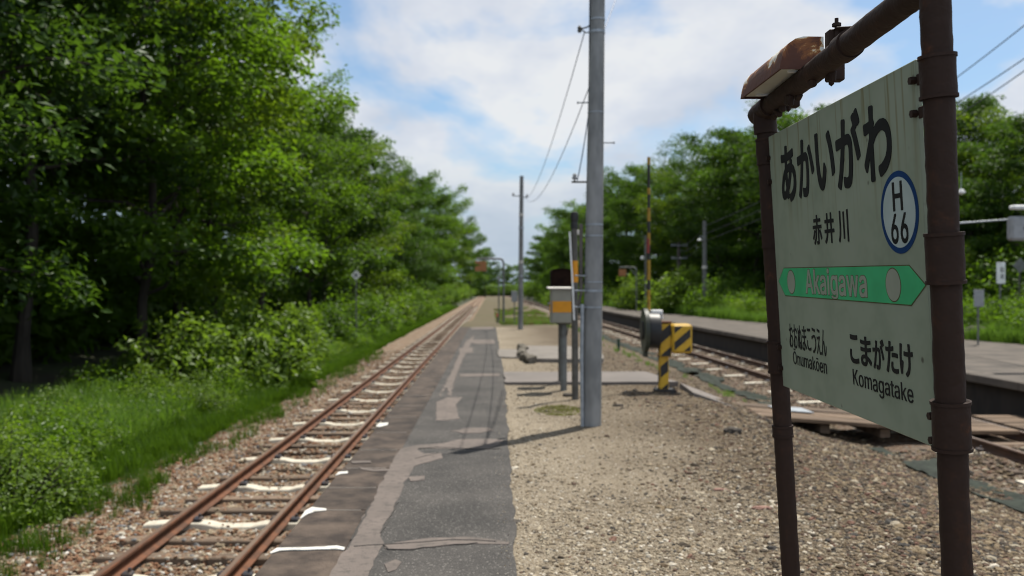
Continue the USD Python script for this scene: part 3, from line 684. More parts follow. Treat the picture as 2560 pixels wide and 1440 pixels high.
def tree_meshes(seed, H, R, first, limbs, twigs, n_leaf, L, spray, lean=0.0, top=1.0, shape=0.42):
    r = np.random.default_rng(seed)
    hs = np.linspace(0, H * 0.93, 12)
    wob = np.cumsum(r.normal(0, 0.10, (12, 2)), 0)
    wob -= wob[0]
    tr = np.stack([wob[:, 0] + lean * hs * 0.05, wob[:, 1], hs], 1)
    r0 = H * 0.0125
    trunk = [tube(tr, r0 * (1 - 0.88 * (hs / H)) * (1 + 0.5 * np.exp(-hs / 0.4)), 9)]
    cs, outs, rs = [], [], []
    for i in range(limbs):
        t = first + (0.95 - first) * (i + 0.6 * r.random()) / limbs
        z0 = H * t
        p0 = np.array([np.interp(z0, hs, tr[:, 0]), np.interp(z0, hs, tr[:, 1]), z0])
        az = i * 2.39996 + r.normal(0, 0.35)
        tt = (t - first) / (1 - first)
        prof = math.sqrt(max(0.05, 1 - 0.55 * ((tt - shape) / shape) ** 2)) if tt < shape else math.sqrt(max(0.05, 1 - ((tt - shape) / (1.06 - shape)) ** 2))
        Ln = R * prof * (0.78 + 0.42 * r.random())
        el = math.radians(min(58, max(8, 26 + 32 * tt + r.normal(0, 10))))
        d = np.array([math.cos(az), math.sin(az), 0])
        s = np.linspace(0, 1, 7)
        pts = p0 + (s[:, None] * Ln) * d + np.array([0, 0, 1.0]) * (Ln * (math.tan(el) * s * 0.8 - 0.30 * s ** 2.2))[:, None]
        pts[1:] += r.normal(0, 0.06 * Ln / 3, (6, 3))
        trunk.append(tube(pts, (r0 * 0.42 * (1 - t * 0.6)) * (1 - 0.85 * s) + 0.006, 5, False))
        for k in range(twigs):
            q = 0.30 + 0.70 * (k + r.random() * 0.7) / twigs
            b = np.array([np.interp(q, s, pts[:, j]) for j in range(3)])
            sd = (1 if k % 2 else -1) * (0.5 + 0.5 * r.random())
            side = np.array([-d[1], d[0], 0]) * sd
            e = b + (d * 0.45 + side) * Ln * 0.34 * (1.15 - q * 0.6) + np.array([0, 0, r.normal(0.08, 0.18)])
            trunk.append(tube([b, (b + e) / 2 + (0, 0, 0.05), e], [0.016, 0.010, 0.005], 4, False))
            for c in (e, b + (e - b) * 0.45):
                cs.append(c); outs.append(d); rs.append(spray * (0.7 + 0.6 * r.random()))
        cs.append(pts[-1]); outs.append(d); rs.append(spray)
    for k in range(4):
        cs.append(tr[-1] + r.normal(0, 0.35, 3)); outs.append((0, 0, 0)); rs.append(spray * 0.8)
    return join(trunk), leaves(cs, rs, n_leaf, L, outs, r)


def bush_meshes(seed, H, R, n, n_leaf, L, spray):
    r = np.random.default_rng(seed)
    cs, outs, stems = [], [], []
    for i in range(n):
        az, u = r.random() * 2 * PI, math.sqrt(r.random())
        top = np.array([R * u * math.cos(az), R * u * math.sin(az), H * (1 - 0.55 * u * u) * (0.42 + 0.75 * r.random() ** 1.4)])
        base = top * (0.15, 0.15, 0)
        mid = (base + top) / 2 + (0, 0, 0.12 * H)
        stems.append(tube([base, mid, top], [0.018, 0.012, 0.005], 4, False))
        for q in (0.5, 0.8, 1.0):
            cs.append(base + (top - base) * q + r.normal(0, 0.06, 3)); outs.append((math.cos(az), math.sin(az), 0))
    return join(stems), leaves(cs, spray * (0.7 + 0.6 * r.random(len(cs))), n_leaf, L, outs, r, flat=0.3, wild=0.7)


def make(name, label, cat, parts, loc, rz, scale, group):
    t = thing(name, label, cat, loc, rz, scale, group)
    for nm, m, mt in parts:
        obj(nm, m, M[mt], t)
    return t


def tree_kind(seed, mt, *a, **k):
    tm, cm = tree_meshes(seed, *a, **k)
    return [('trunk', tm, 'bark'), ('crown', cm, mt)]


#                         H   R   first limbs twigs leaves size spray
KINDS = [tree_kind(101, 'leaf_fresh', 14.0, 4.7, 0.17, 30, 7, 46, 0.25, 0.80),
         tree_kind(102, 'leaf_deep', 14.0, 4.4, 0.15, 32, 7, 46, 0.24, 0.76),
         tree_kind(103, 'leaf_yellow', 14.0, 4.6, 0.16, 27, 7, 44, 0.23, 0.78),
         tree_kind(104, 'leaf_blue', 14.0, 3.9, 0.10, 32, 6, 50, 0.23, 0.70, shape=0.30),
         tree_kind(105, 'leaf_fresh', 14.0, 4.8, 0.30, 22, 6, 36, 0.20, 0.66, shape=0.5)]
KINDS.append(tree_kind(106, 'leaf_deep', 15.0, 5.4, 0.36, 30, 7, 48, 0.23, 0.80, shape=0.45))
protos = [None] * len(KINDS)
tree_no = 0


def tree(kind, x, y, H, label, group=None, wide=1.0):
    global tree_no
    tree_no += 1
    s = H / 14.0
    r = np.random.default_rng(tree_no)
    loc = (x, y, float(terrain_z(x, y)) - 0.1)
    sc = (s ** 0.75 * wide, s ** 0.75 * wide, s)
    rz = r.random() * 2 * PI
    nm = ['broadleaf_tree', 'dense_tree', 'pale_tree', 'narrow_tree', 'airy_tree', 'high_crowned_tree'][kind]
    if protos[kind] is None:
        protos[kind] = make(nm, label, 'tree', KINDS[kind], loc, rz, sc, group)
        return protos[kind]
    return dup(protos[kind], loc, rz, sc, label, group)


# left front row, one by one: kind, x, y, height, label
LEFT = [(5, -12.2, 10.5, 13.5, 'dark leafy tree at the left edge, nearest of the wood'), (1, -11.6, 16.5, 14.0, 'tall leafy tree with dark trunk near the left edge of the photo'), (5, -12.0, 22.0, 14.0, 'leafy tree behind the dark trunk at far left'),
        (0, -10.4, 25.5, 13.5, 'broad tree above the dark undergrowth left of the bright bush'), (2, -11.0, 31.0, 14.5, 'pale leaved tree directly behind the bright bush'), (0, -11.8, 37.0, 13.8, 'broad tree reaching the top of the photo left of the sky'),
        (4, -11.8, 45.0, 13.2, 'airy tree with sky showing through its crown beside the clouds'), (0, -10.8, 52.0, 12.5, 'lower leafy tree just behind the diamond post'), (1, -11.6, 60.0, 14.0, 'dense green tree stepping down below the airy tree'),
        (2, -11.0, 69.0, 13.0, 'yellow green tree in the middle of the left wood'), (0, -12.2, 80.0, 15.0, 'rounded leafy tree on the falling left skyline'), (1, -11.4, 93.0, 15.0, 'dark dense tree with pointed top on the left skyline'),
        (3, -11.2, 108.0, 16.0, 'narrow tree on the lower left skyline'), (0, -11.2, 126.0, 17.0, 'leafy tree two thirds along the left wood'), (1, -11.0, 148.0, 19.0, 'dark tree far along the left wood'),
        (0, -10.6, 176.0, 20.5, 'far leafy tree above the orange board'), (2, -10.0, 210.0, 21.5, 'far pale tree behind the orange board'), (1, -8.8, 250.0, 21.5, 'distant tree to the left of the sky gap'),
        (0, -6.5, 300.0, 21.0, 'distant tree leaning towards the sky gap'), (1, -2.0, 360.0, 18.5, 'farthest tree on the left of the sky gap')]
for k, x, y, H, lb in LEFT:
    tree(k, x, y, H, lb)
for i, y in enumerate([9, 15, 20, 26, 33, 41, 50, 60, 72, 86, 104, 126, 155, 190, 235]):
    tree([5, 1][i % 2] if y < 45 else [1, 3, 0, 1, 3][i % 5], -16.5 + rng.normal(0, 0.8), y + rng.normal(0, 1), 15.5 + rng.normal(0, 1.0), 'leafy tree inside the wood behind the front row on the left', 'trees inside the left wood')
for i, y in enumerate([14, 22, 31, 41, 53, 67, 84]):
    tree([1, 5][i % 2] if y < 45 else [1, 3, 0][i % 3], -23.5 + rng.normal(0, 1.2), y + rng.normal(0, 1), 15.5 + rng.normal(0, 1.0), 'leafy tree inside the wood behind the front row on the left', 'trees inside the left wood')
for i, y in enumerate([20, 32, 45, 62]):
    tree([1, 3][i % 2], -32 + rng.normal(0, 1.2), y + 3, 15.0, 'leafy tree inside the wood behind the front row on the left', 'trees inside the left wood')

RIGHT = [(1, 27.5, 33.0, 7.6, 'dark tree at the right edge of the photo beside the sign post'), (1, 24.8, 38.5, 7.8, 'leafy tree right of the thick sign post'), (2, 25.5, 46.0, 9.0, 'pale tree showing just above the sign board'), (1, 23.8, 53.0, 11.5, 'leafy tree rising behind the lamp on the sign'),
         (1, 22.5, 61.0, 14.5, 'tall dark tree left of the sign above the platform'), (1, 21.5, 69.5, 15.5, 'leafy tree with high crown between the sign and the striped arm'), (1, 21.2, 79.0, 15.5, 'dense tree right of the striped barrier arm'), (2, 20.4, 90.0, 15.0, 'pale green tree behind the striped barrier arm'),
         (1, 20.0, 103.0, 17.0, 'leafy tree between the barrier arm and the concrete pole'), (3, 19.0, 118.0, 18.5, 'narrow tree right beside the concrete pole'), (0, 18.0, 136.0, 19.0, 'leafy tree left behind the concrete pole'), (1, 17.0, 160.0, 19.5, 'dark tree above the grey cabinet'),
         (0, 16.4, 190.0, 20.0, 'far leafy tree right of the sky gap'), (1, 16.5, 230.0, 19.0, 'distant tree right of the sky gap'), (0, 18.5, 285.0, 18.0, 'small distant tree at the right end of the sky gap')]
for k, x, y, H, lb in RIGHT:
    tree(k, x, y, H * (0.87 if y > 50 else 1.0), lb, wide=1.18)
for (k, x, y, H, _), (k2, x2, y2, H2, _) in zip(RIGHT[3:-1], RIGHT[4:]):
    tree([1, 0, 1, 5][int(y) % 4], (x + x2) / 2 + 2.2, (y + y2) / 2, (H + H2) / 2 * 0.82, 'leafy tree filling the gap between the front trees behind the far platform', 'trees filling the right wood', wide=1.12)
for i, y in enumerate([30, 38, 47, 56, 66, 77, 90, 106, 126, 150]):
    tree([1, 0, 3][i % 3], 30.0 - 0.03 * y + rng.normal(0, 0.8), y, (7.0 + 0.07 * y if y < 75 else 13.5) + rng.normal(0, 0.5), 'leafy tree inside the wood behind the far platform', 'trees inside the right wood')
for i, y in enumerate([40, 46, 52, 58, 65, 73, 82, 92, 104, 118, 135]):
    tree([1, 3][i % 2], 37.0 + rng.normal(0, 1), y, 8.0 + 0.05 * y, 'leafy tree inside the wood behind the far platform', 'trees inside the right wood')
for x, y, H, k in ((4.0, 430, 14, 1), (12.0, 450, 15, 0), (19.0, 440, 17, 1), (26.0, 430, 20, 0), (-8.0, 440, 22, 0), (-3.5, 432, 16, 1), (0.5, 426, 13, 3), (8.0, 436, 14, 3)):
    tree(k, x, y, H, 'hazy distant tree closing the end of the railway line', 'trees closing the far end')

# bushes
BK = [bush_meshes(201, 1.9, 1.5, 34, 34, 0.17, 0.40), bush_meshes(202, 1.15, 1.2, 34, 60, 0.07, 0.28), bush_meshes(203, 2.2, 1.4, 36, 34, 0.14, 0.42)]
BM = ['leaf_bush', 'leaf_bush', 'leaf_fresh']
bproto = [None] * 3


def bush(kind, x, y, s, label, group=None, z=None):
    loc = (x, y, float(terrain_z(x, y)) - 0.05 if z is None else z)
    rz = float(np.random.default_rng(int(abs(x * 100) + y * 10)).random() * 6.28)
    if bproto[kind] is None:
        bproto[kind] = make(['broad_bush', 'small_bush', 'tall_bush'][kind], label, 'bush', [('stems', BK[kind][0], 'bark'), ('foliage', BK[kind][1], BM[kind])], loc, rz, (s,) * 3, group)
        return
    dup(bproto[kind], loc, rz, (s,) * 3, label, group)


bush(0, -6.9, 25.0, 1.35, 'big bright sunlit bush in front of the left wood')
bush(0, -8.0, 22.3, 1.15, 'bright bush just left of the biggest sunlit bush')
bush(2, -8.3, 28.5, 1.2, 'leafy bush behind the right end of the bright sunlit bush')
bush(1, -6.8, 19.6, 0.85, 'low pale bush in the grass in front of the sunlit bush')
bush(1, -6.1, 10.9, 0.95, 'leafy weed bush at the edge of the ballast, lower left')
bush(1, -7.0, 11.4, 1.05, 'leafy weed bush in the lower left corner')
for i, (x, y, s_) in enumerate([(-8.0, 19.8, 0.9), (-7.2, 23.2, 0.8), (-7.2, 30.0, 0.85), (-7.1, 36.0, 0.8), (-7.2, 44.0, 0.9)]):
    bush(1, x, y, s_, ['pale weed bush left of the low pale bush in the grass', 'small weed bush in front of the big bright bush', 'low weed bush right of the big bright bush', 'low weed bush left of the diamond post foot', 'low weed bush right of the diamond post'][i])
bush(1, -7.9, 15.2, 0.9, 'shaded low bush under the dark trunk at left')
bush(0, -8.0, 34.0, 1.2, 'bush beside the diamond post, left of it')
bush(2, -7.8, 40.5, 1.3, 'bush right behind the diamond post')
bush(2, -8.0, 48.0, 1.4, 'bush under the trees right of the diamond post')
for i, y in enumerate([56, 65, 75, 86, 98, 112, 128, 146, 168]):
    bush([2, 0, 2][i % 3], -8.2 + rng.normal(0, 0.4), y, 1.5 + 0.3 * rng.random(), 'leafy bush along the foot of the left wood', 'bushes along the left wood')
bush(0, 14.6, 66.0, 1.9, 'large bright bush behind the far platform, left of the striped arm')
bush(2, 15.6, 60.0, 1.6, 'bright bush on the far platform right of the striped arm')
bush(0, 13.6, 78.0, 1.7, 'bright bush nearest the concrete pole on the far platform')
bush(0, 17.6, 50.5, 1.15, 'low bush by the tall lamp pole')
bush(2, 17.2, 44.0, 1.35, 'leafy bush left of the sign post edge')
bush(0, 18.2, 39.5, 1.3, 'bush partly hidden by the left sign post')
bush(2, 16.9, 55.0, 1.1, 'small bush between the two poles on the right')
for i, (x, y) in enumerate([(12.5, 96), (12.0, 110), (11.6, 126), (11.8, 145), (12.3, 165), (12.8, 190)]):
    bush([2, 0][i % 2], x, y, 1.9, 'leafy bush at the far end of the right hand track', 'bushes along the far right track')
for i, (x, y) in enumerate([(21.5, 34.5), (22.0, 40.0), (21.8, 47.0), (21.0, 55.0), (20.4, 64.0), (20.0, 73.0)]):
    bush([2, 0][i % 2], x, y, 1.5, 'shaded bush under the trees behind the far platform', 'bushes under the right wood')


# a denser row of shrubs closes the view under the crowns
for i, (x, y) in enumerate([(-16.0, 9), (-15.5, 13), (-16.5, 17.5), (-15.5, 21.5), (-15.0, 26), (-16.0, 31), (-15.0, 36), (-15.5, 41), (-22, 13), (-22, 20), (-22.5, 28), (-22, 36), (-30, 18), (-30, 30), (-29, 40), (-17, 48), (-17, 56), (-17, 63), (-16, 76), (-15, 90), (-14.5, 108), (-14, 130), (-13.5, 155), (-12.5, 185), (-11, 220)]):
    bush([2, 0][i % 2], x, y, 2.6, 'tall dark shrub in the shade inside the left wood', 'shrubs inside the left wood')
for i, (x, y) in enumerate([(31, 32), (30, 36), (29.5, 40), (29.5, 45), (29, 49), (29, 53), (28, 58), (27.5, 63), (27, 69), (26, 75), (25.5, 82), (25, 91), (24, 97), (24, 104), (22.5, 120), (21.5, 140), (20.5, 165), (20, 200)]):
    bush([2, 0][i % 2], x, y, 3.0, 'tall dark shrub in the shade inside the right wood', 'shrubs inside the right wood')
for i, y in enumerate([185, 200, 220, 240, 262, 285, 310, 340, 370, 395, 415]):
    bush([2, 0][i % 2], -9.5 + rng.normal(0, 0.6), y, 2.6, 'tall shrub along the far stretch of the left wood', 'shrubs along the far left wood')
    if y > 190:
        bush([0, 2][i % 2], 14.5 + rng.normal(0, 0.6), y + 6, 2.6, 'tall shrub along the far stretch of the right wood', 'shrubs along the far right wood')
for i, (x, y) in enumerate([(-26, 419), (-22, 419), (-18, 419), (-14, 418), (-11, 418), (-8, 418), (17, 420), (21, 420), (-4, 418), (0, 416), (4, 417), (8, 420), (13, 420)]):
    bush([2, 0][i % 2], x, y, 3.2, 'distant shrub closing the end of the railway line', 'shrubs closing the far end', z=-1.0)


def tuft(seed, n, H, R, w):
    r = np.random.default_rng(seed)
    V, Fc = [], []
    for i in range(n):
        a, b = r.random() * 6.28, r.random() * 6.28
        p = np.array([R * math.sqrt(r.random()) * math.cos(a), R * r.random() * math.sin(a), 0])
        d = np.array([math.cos(b), math.sin(b), 0])
        sd = np.array([-d[1], d[0], 0]) * w
        h = H * (0.5 + 0.6 * r.random())
        bend = h * (0.15 + 0.4 * r.random())
        m = p + d * bend * 0.3 + (0, 0, h * 0.6)
        t = p + d * bend + (0, 0, h)
        k = len(V)
        V += [p - sd, p + sd, m + sd * 0.8, m - sd * 0.8, t]
        Fc += [[k, k + 1, k + 2], [k, k + 2, k + 3], [k + 3, k + 2, k + 4]]
    return np.array(V), np.array(Fc)


def weed(seed, H, R, n, L):
    r = np.random.default_rng(seed)
    cs = np.stack([r.normal(0, R * 0.5, n), r.normal(0, R * 0.5, n), H * (0.25 + 0.75 * r.random(n))], 1)
    return leaves(cs, 0.10 + 0.08 * r.random(n), 7, L, None, r, flat=0.3, wild=0.7)


M['moss'] = leaf('moss', (0.16, 0.20, 0.03), (0.24, 0.27, 0.05), (0.2, 0.25, 0.04), gloss=0.0)
GT = [tuft(301, 34, 0.42, 0.16, 0.005), tuft(302, 34, 0.55, 0.18, 0.006), tuft(303, 28, 0.30, 0.14, 0.005)]


def scatter_y(n, y0, y1, p=1.0):
    """More of them nearer."""
    u = rng.random(n)
    return y0 * (y1 / y0) ** u if p == 1.0 else (y0 ** (1 - p) + u * (y1 ** (1 - p) - y0 ** (1 - p))) ** (1 / (1 - p))


def strew(name, protos_, n, y0, y1, xf, zf, s0, s1, label, cat, p=1.0, tilt=0.12, accept=None):
    y = scatter_y(n, y0, y1, p)
    x = xf(n, y)
    ok = np.ones(n, bool) if accept is None else accept(x, y)
    x, y = x[ok], y[ok]
    n = len(x)
    instancer(name, protos_, np.stack([x, y, zf(x, y)], 1), rng.random(n) * 6.28, rng.normal(0, tilt, n), (s0 + (s1 - s0) * rng.random(n)) * (1 + 0.25 * (y > 50)), rng.integers(0, len(protos_), n), label, cat)


near_edge = lambda n, y: -5.60 + 0.22 * sstep((y - 13) / 8.0) - 0.25 * meshkit.noise(np.stack([0 * y, y * 0.8, 0 * y], -1), 2)
strew('verge_grass', [(GT[0], M['grass']), (GT[1], M['grass']), (GT[2], M['grass'])], 17000, 5.5, 150, lambda n, y: near_edge(n, y) - 1.45 * rng.random(n), lambda x, y: np.where(x > -6.2, np.interp(x, [-6.4, -5.3], [-1.28, -1.15]), terrain_z(x, y)) - 0.02, 0.5, 0.9, 'strip of deep green grass along the left edge of the ballast', 'grass', p=1.25)
strew('bright_verge_grass', [(GT[1], M['grass_bright']), (GT[0], M['grass_bright'])], 12000, 9, 150, lambda n, y: -6.5 - 3.0 * rng.random(n) ** 1.2, lambda x, y: terrain_z(x, y) - 0.02, 0.7, 1.5, 'light green tall grass between the verge and the bushes on the left', 'grass', p=1.2)
strew('ballast_weeds', [(GT[2], M['grass']), (GT[0], M['grass'])], 900, 5.5, 40, lambda n, y: -4.3 - 1.3 * np.sqrt(rng.random(n)), lambda x, y: np.interp(x, [-5.3, -4.4, -4.0], [-1.15, -1.03, -1.0]), 0.35, 0.8, 'thin grass tufts growing out of the ballast by the left rail', 'grass', accept=lambda x, y: meshkit.fbm(np.stack([x * 0.8, y * 0.6, 0 * x], -1), 3, 19) > 0.42)
WD = [weed(311, 0.6, 0.30, 34, 0.055), weed(312, 0.8, 0.34, 40, 0.075), weed(313, 0.5, 0.34, 34, 0.045)]
strew('undergrowth', [(WD[0], M['leaf_bush']), (WD[1], M['leaf_fresh']), (WD[2], M['leaf_bush'])], 4200, 7.0, 110, lambda n, y: -6.5 - np.where(y < 22, 3.6, 4.5) * rng.random(n) ** 1.2, lambda x, y: terrain_z(x, y) - 0.05, 0.35, 0.95, 'leafy undergrowth covering the slope below the left wood', 'undergrowth', p=1.1, accept=lambda x, y: meshkit.fbm(np.stack([x * 0.6, y * 0.45, 0 * x], -1), 3, 77) > 0.44)
strew('verge_weeds', [(WD[0], M['leaf_bush']), (WD[2], M['leaf_yellow']), (WD[1], M['leaf_fresh'])], 1100, 9, 60, lambda n, y: -6.3 - 2.8 * rng.random(n), lambda x, y: terrain_z(x, y) - 0.02, 0.5, 1.3, 'scattered tall leafy weeds standing in the grass left of the track', 'weeds', accept=lambda x, y: meshkit.fbm(np.stack([x * 0.7, y * 0.5, 0 * x], -1), 3, 91) > 0.5)
strew('undergrowth', [(WD[1], M['leaf_fresh']), (WD[0], M['leaf_bush'])], 2600, 24, 120, lambda n, y: np.interp(y, [20, 30, 50, 90], [18.8, 17.6, 15.0, 14.2]) + 7.5 * rng.random(n), lambda x, y: terrain_z(x, y), 1.0, 1.8, 'leafy undergrowth behind the far platform', 'undergrowth')
strew('far_platform_grass', [(GT[1], M['grass_bright']), (GT[0], M['grass_bright'])], 6500, 20, 100, lambda n, y: np.interp(y, [20, 30, 50, 90], [18.0, 16.8, 14.2, 13.0]) + 5.0 * rng.random(n) ** 1.3, lambda x, y: np.maximum(terrain_z(x, y), 0.0 * (x < 18.5) - 0.02), 0.6, 1.5, 'bright green tall grass along the back of the far platform', 'grass')
strew('island_grass', [(GT[2], M['grass_bright']), (GT[2], M['grass_dry'])], 5200, 44, 120, lambda n, y: 0.6 + 5.2 * rng.random(n), lambda x, y: island_surf(x, y) - 0.02, 0.35, 0.9, 'thin yellow green grass beyond the end of the platform', 'grass', accept=lambda x, y: meshkit.fbm(np.stack([x * 0.5, y * 0.15, 0 * x], -1), 3, 8) > 0.46)
strew('shoulder_grass', [(GT[2], M['grass_bright'])], 260, 16, 50, lambda n, y: 3.9 + 1.6 * rng.random(n), lambda x, y: island_surf(x, y) - 0.01, 0.25, 0.6, 'small green tufts on the gravel slope by the barrier', 'grass', accept=lambda x, y: meshkit.fbm(np.stack([x * 0.9, y * 0.4, 0 * x], -1), 3, 9) > 0.56)
n_ = 260
a_, r_ = rng.random(n_) * 6.28, np.sqrt(rng.random(n_))
instancer('moss_patch', [(tuft(320, 16, 0.012, 0.05, 0.004), M['grass_dry']), (tuft(321, 16, 0.010, 0.05, 0.004), M['moss'])], np.stack([1.0 + 0.33 * r_ * np.cos(a_), 12.45 + 0.55 * r_ * np.sin(a_), -0.01 + 0 * a_], 1), a_, 0 * a_, 0.7 + 0.6 * rng.random(n_), rng.integers(0, 2, n_), 'yellow green moss patch on the gravel left of the concrete pole', 'moss')


def stone(seed, sub=1):
    m = trimesh.creation.icosphere(sub, 1.0)
    r = np.random.default_rng(seed)
    m.vertices *= (0.75 + 0.5 * r.random((len(m.vertices), 1)))
    m.vertices *= (1.0, 0.75, 0.55)
    return np.array(m.vertices), np.array(m.faces)


ST = [stone(s, 1) for s in range(401, 406)]


def stones(name, mat, x, y, z, size, label):
    n = len(x)
    instancer(name, [(s, M[mat]) for s in ST], np.stack([x, y, z], 1), rng.random(n) * 6.28, rng.normal(0, 0.45, n), size, rng.integers(0, len(ST), n), label, 'stones')


n_ = 46000
y_ = scatter_y(n_, 4.4, 40, 1.25)
x_ = -5.8 + 4.25 * rng.random(n_)
ph = (y_ - 8.15) / 0.635
dy = np.abs(ph - np.round(ph)) * 0.635
on_tie = (np.abs(x_ - TR1) < 1.08) & (dy < np.where(np.round(ph) % 3 == 0, 0.155, 0.10))
ok = (np.abs(x_ - TR1 - 0.566) > 0.10) & (np.abs(x_ - TR1 + 0.566) > 0.10) & (~on_tie | (rng.random(n_) < np.where(np.round(ph) % 3 != 0, 0.85, 0.05)))
x_, y_ = x_[ok], y_[ok]
stones('ballast_stones', 'ballast_stone', x_, y_, np.interp(x_, [-6.4, -5.3, -4.4, -4.0, -1.75, -1.42], [-1.30, -1.15, -1.06, -1.045, -1.045, -1.05]) + 0.045 * on_tie[ok] + rng.normal(0.004, 0.011, len(x_)), np.clip(rng.lognormal(math.log(0.022), 0.34, len(x_)), 0.012, 0.06), 'rust brown and pale ballast stones round the left rails')
n_ = 20000
y_ = scatter_y(n_, 8.0, 60, 1.1)
x_ = 5.4 + 4.3 * rng.random(n_)
ok = (np.abs(x_ - TR2 - 0.566) > 0.10) & (np.abs(x_ - TR2 + 0.566) > 0.10) & ~((y_ > 13.7) & (y_ < 16.2)) & ~((np.abs(((y_ - 11.3) / 0.68 + 1.5) % 3 - 1.5) * 0.68 < 0.15) & (x_ < 7.45) & (x_ > 6.9))
x_, y_ = x_[ok], y_[ok]
stones('ballast_stones', 'brown_stone', x_, y_, np.interp(x_, [5.2, 6.2, 6.7, 7.2, 7.5, 9.95], [-1.1, -0.88, -0.83, -0.815, -0.775, -0.82]) + rng.normal(0.004, 0.012, len(x_)), np.clip(rng.lognormal(math.log(0.028), 0.32, len(x_)), 0.012, 0.06), 'brown ballast stones round the right hand rails')
n_ = 85000
y_ = scatter_y(n_, 3.9, 26, 1.7)
x_ = 0.17 + (0.64 * y_) * rng.random(n_)
dens = meshkit.fbm(np.stack([x_ * 0.9, y_ * 0.9, 0 * x_], -1), 3, 31)
ok = (x_ < 6.6) & (rng.random(n_) < 0.25 + 1.8 * np.clip(dens - 0.38, 0, 1) + 0.25 * np.clip(x_ - 1.0, 0, 2.5)) & ~((y_ > 15.8) & (y_ < 18.0) & (x_ < 3.5)) & ~((y_ > 20.7) & (x_ < 2.9))
x_, y_ = x_[ok], y_[ok]
br_ = rng.random(len(x_)) < np.clip((x_ - 1.0 + 1.6 * (meshkit.fbm(np.stack([x_, y_, 0 * x_], -1), 3, 41) - 0.5)) / 2.2, 0.08, 0.95)
for sel, mm, sz, lb in ((~br_, 'gravel_stone', 0.0080, 'pale tan gravel stones beside the asphalt on the island'), (br_, 'brown_stone', 0.0098, 'dark brown mixed gravel stones on the right part of the island')):
    xx, yy = x_[sel], y_[sel]
    stones('gravel_stones', mm, xx, yy, island_surf(xx, yy) + rng.normal(0.001, 0.002, len(xx)), np.clip(rng.lognormal(math.log(sz), 0.45, len(xx)) * (1 + 0.22 * np.clip(xx - 1.5, 0, 3)), 0.004, 0.05), lb)
n_ = 200
x_ = np.abs(rng.normal(0, 0.05, n_))
y_ = scatter_y(n_, 4.0, 14, 1.2)
stones('stray_gravel', 'gravel_stone', 0.14 - x_, y_, 0.002 + 0 * x_, 0.002 + 0.004 * rng.random(n_), 'loose gravel strayed onto the right edge of the asphalt')

# ------------------------------------------------------------------ station sign
SGN_P = np.array([1.05902583, 3.26713895, 2.30432745])
SGN_R = np.array([[-0.02301202, 0.99758954, -0.06546409], [-0.99954746, -0.02422723, -0.01783003], [-0.01937307, 0.06502416, 0.99769562]])
SW, SH = 1.1817, 0.95
sg = UsdGeom.Xform.Define(stage, numbered('/World', 'station_sign'))
mt = Gf.Matrix4d(1.0)
for c in range(3):
    mt.SetRow(c, Gf.Vec4d(*SGN_R[:, c].tolist(), 0.0))
mt.SetRow(3, Gf.Vec4d(*SGN_P.tolist(), 1.0))
sg.AddTransformOp().Set(mt)
sg = tag(sg, 'pale green station name sign with black Japanese lettering between two rusty brown pipes', 'station sign')
# local axes: x along the board, y away from the reader, z up; the board's top left corner is the origin
board = obj('board', box((SW / 2, 0.006, -SH / 2), (SW, 0.012, SH), 0.002), M['sign_face'], sg)


def front(m, y=-0.0012):
    """Lettering made in the xy plane (thickness +z) put on the board's face."""
    v, f = m
    return np.stack([v[:, 0], y - v[:, 2] + 0.0008, v[:, 1]], 1), f[:, ::-1]


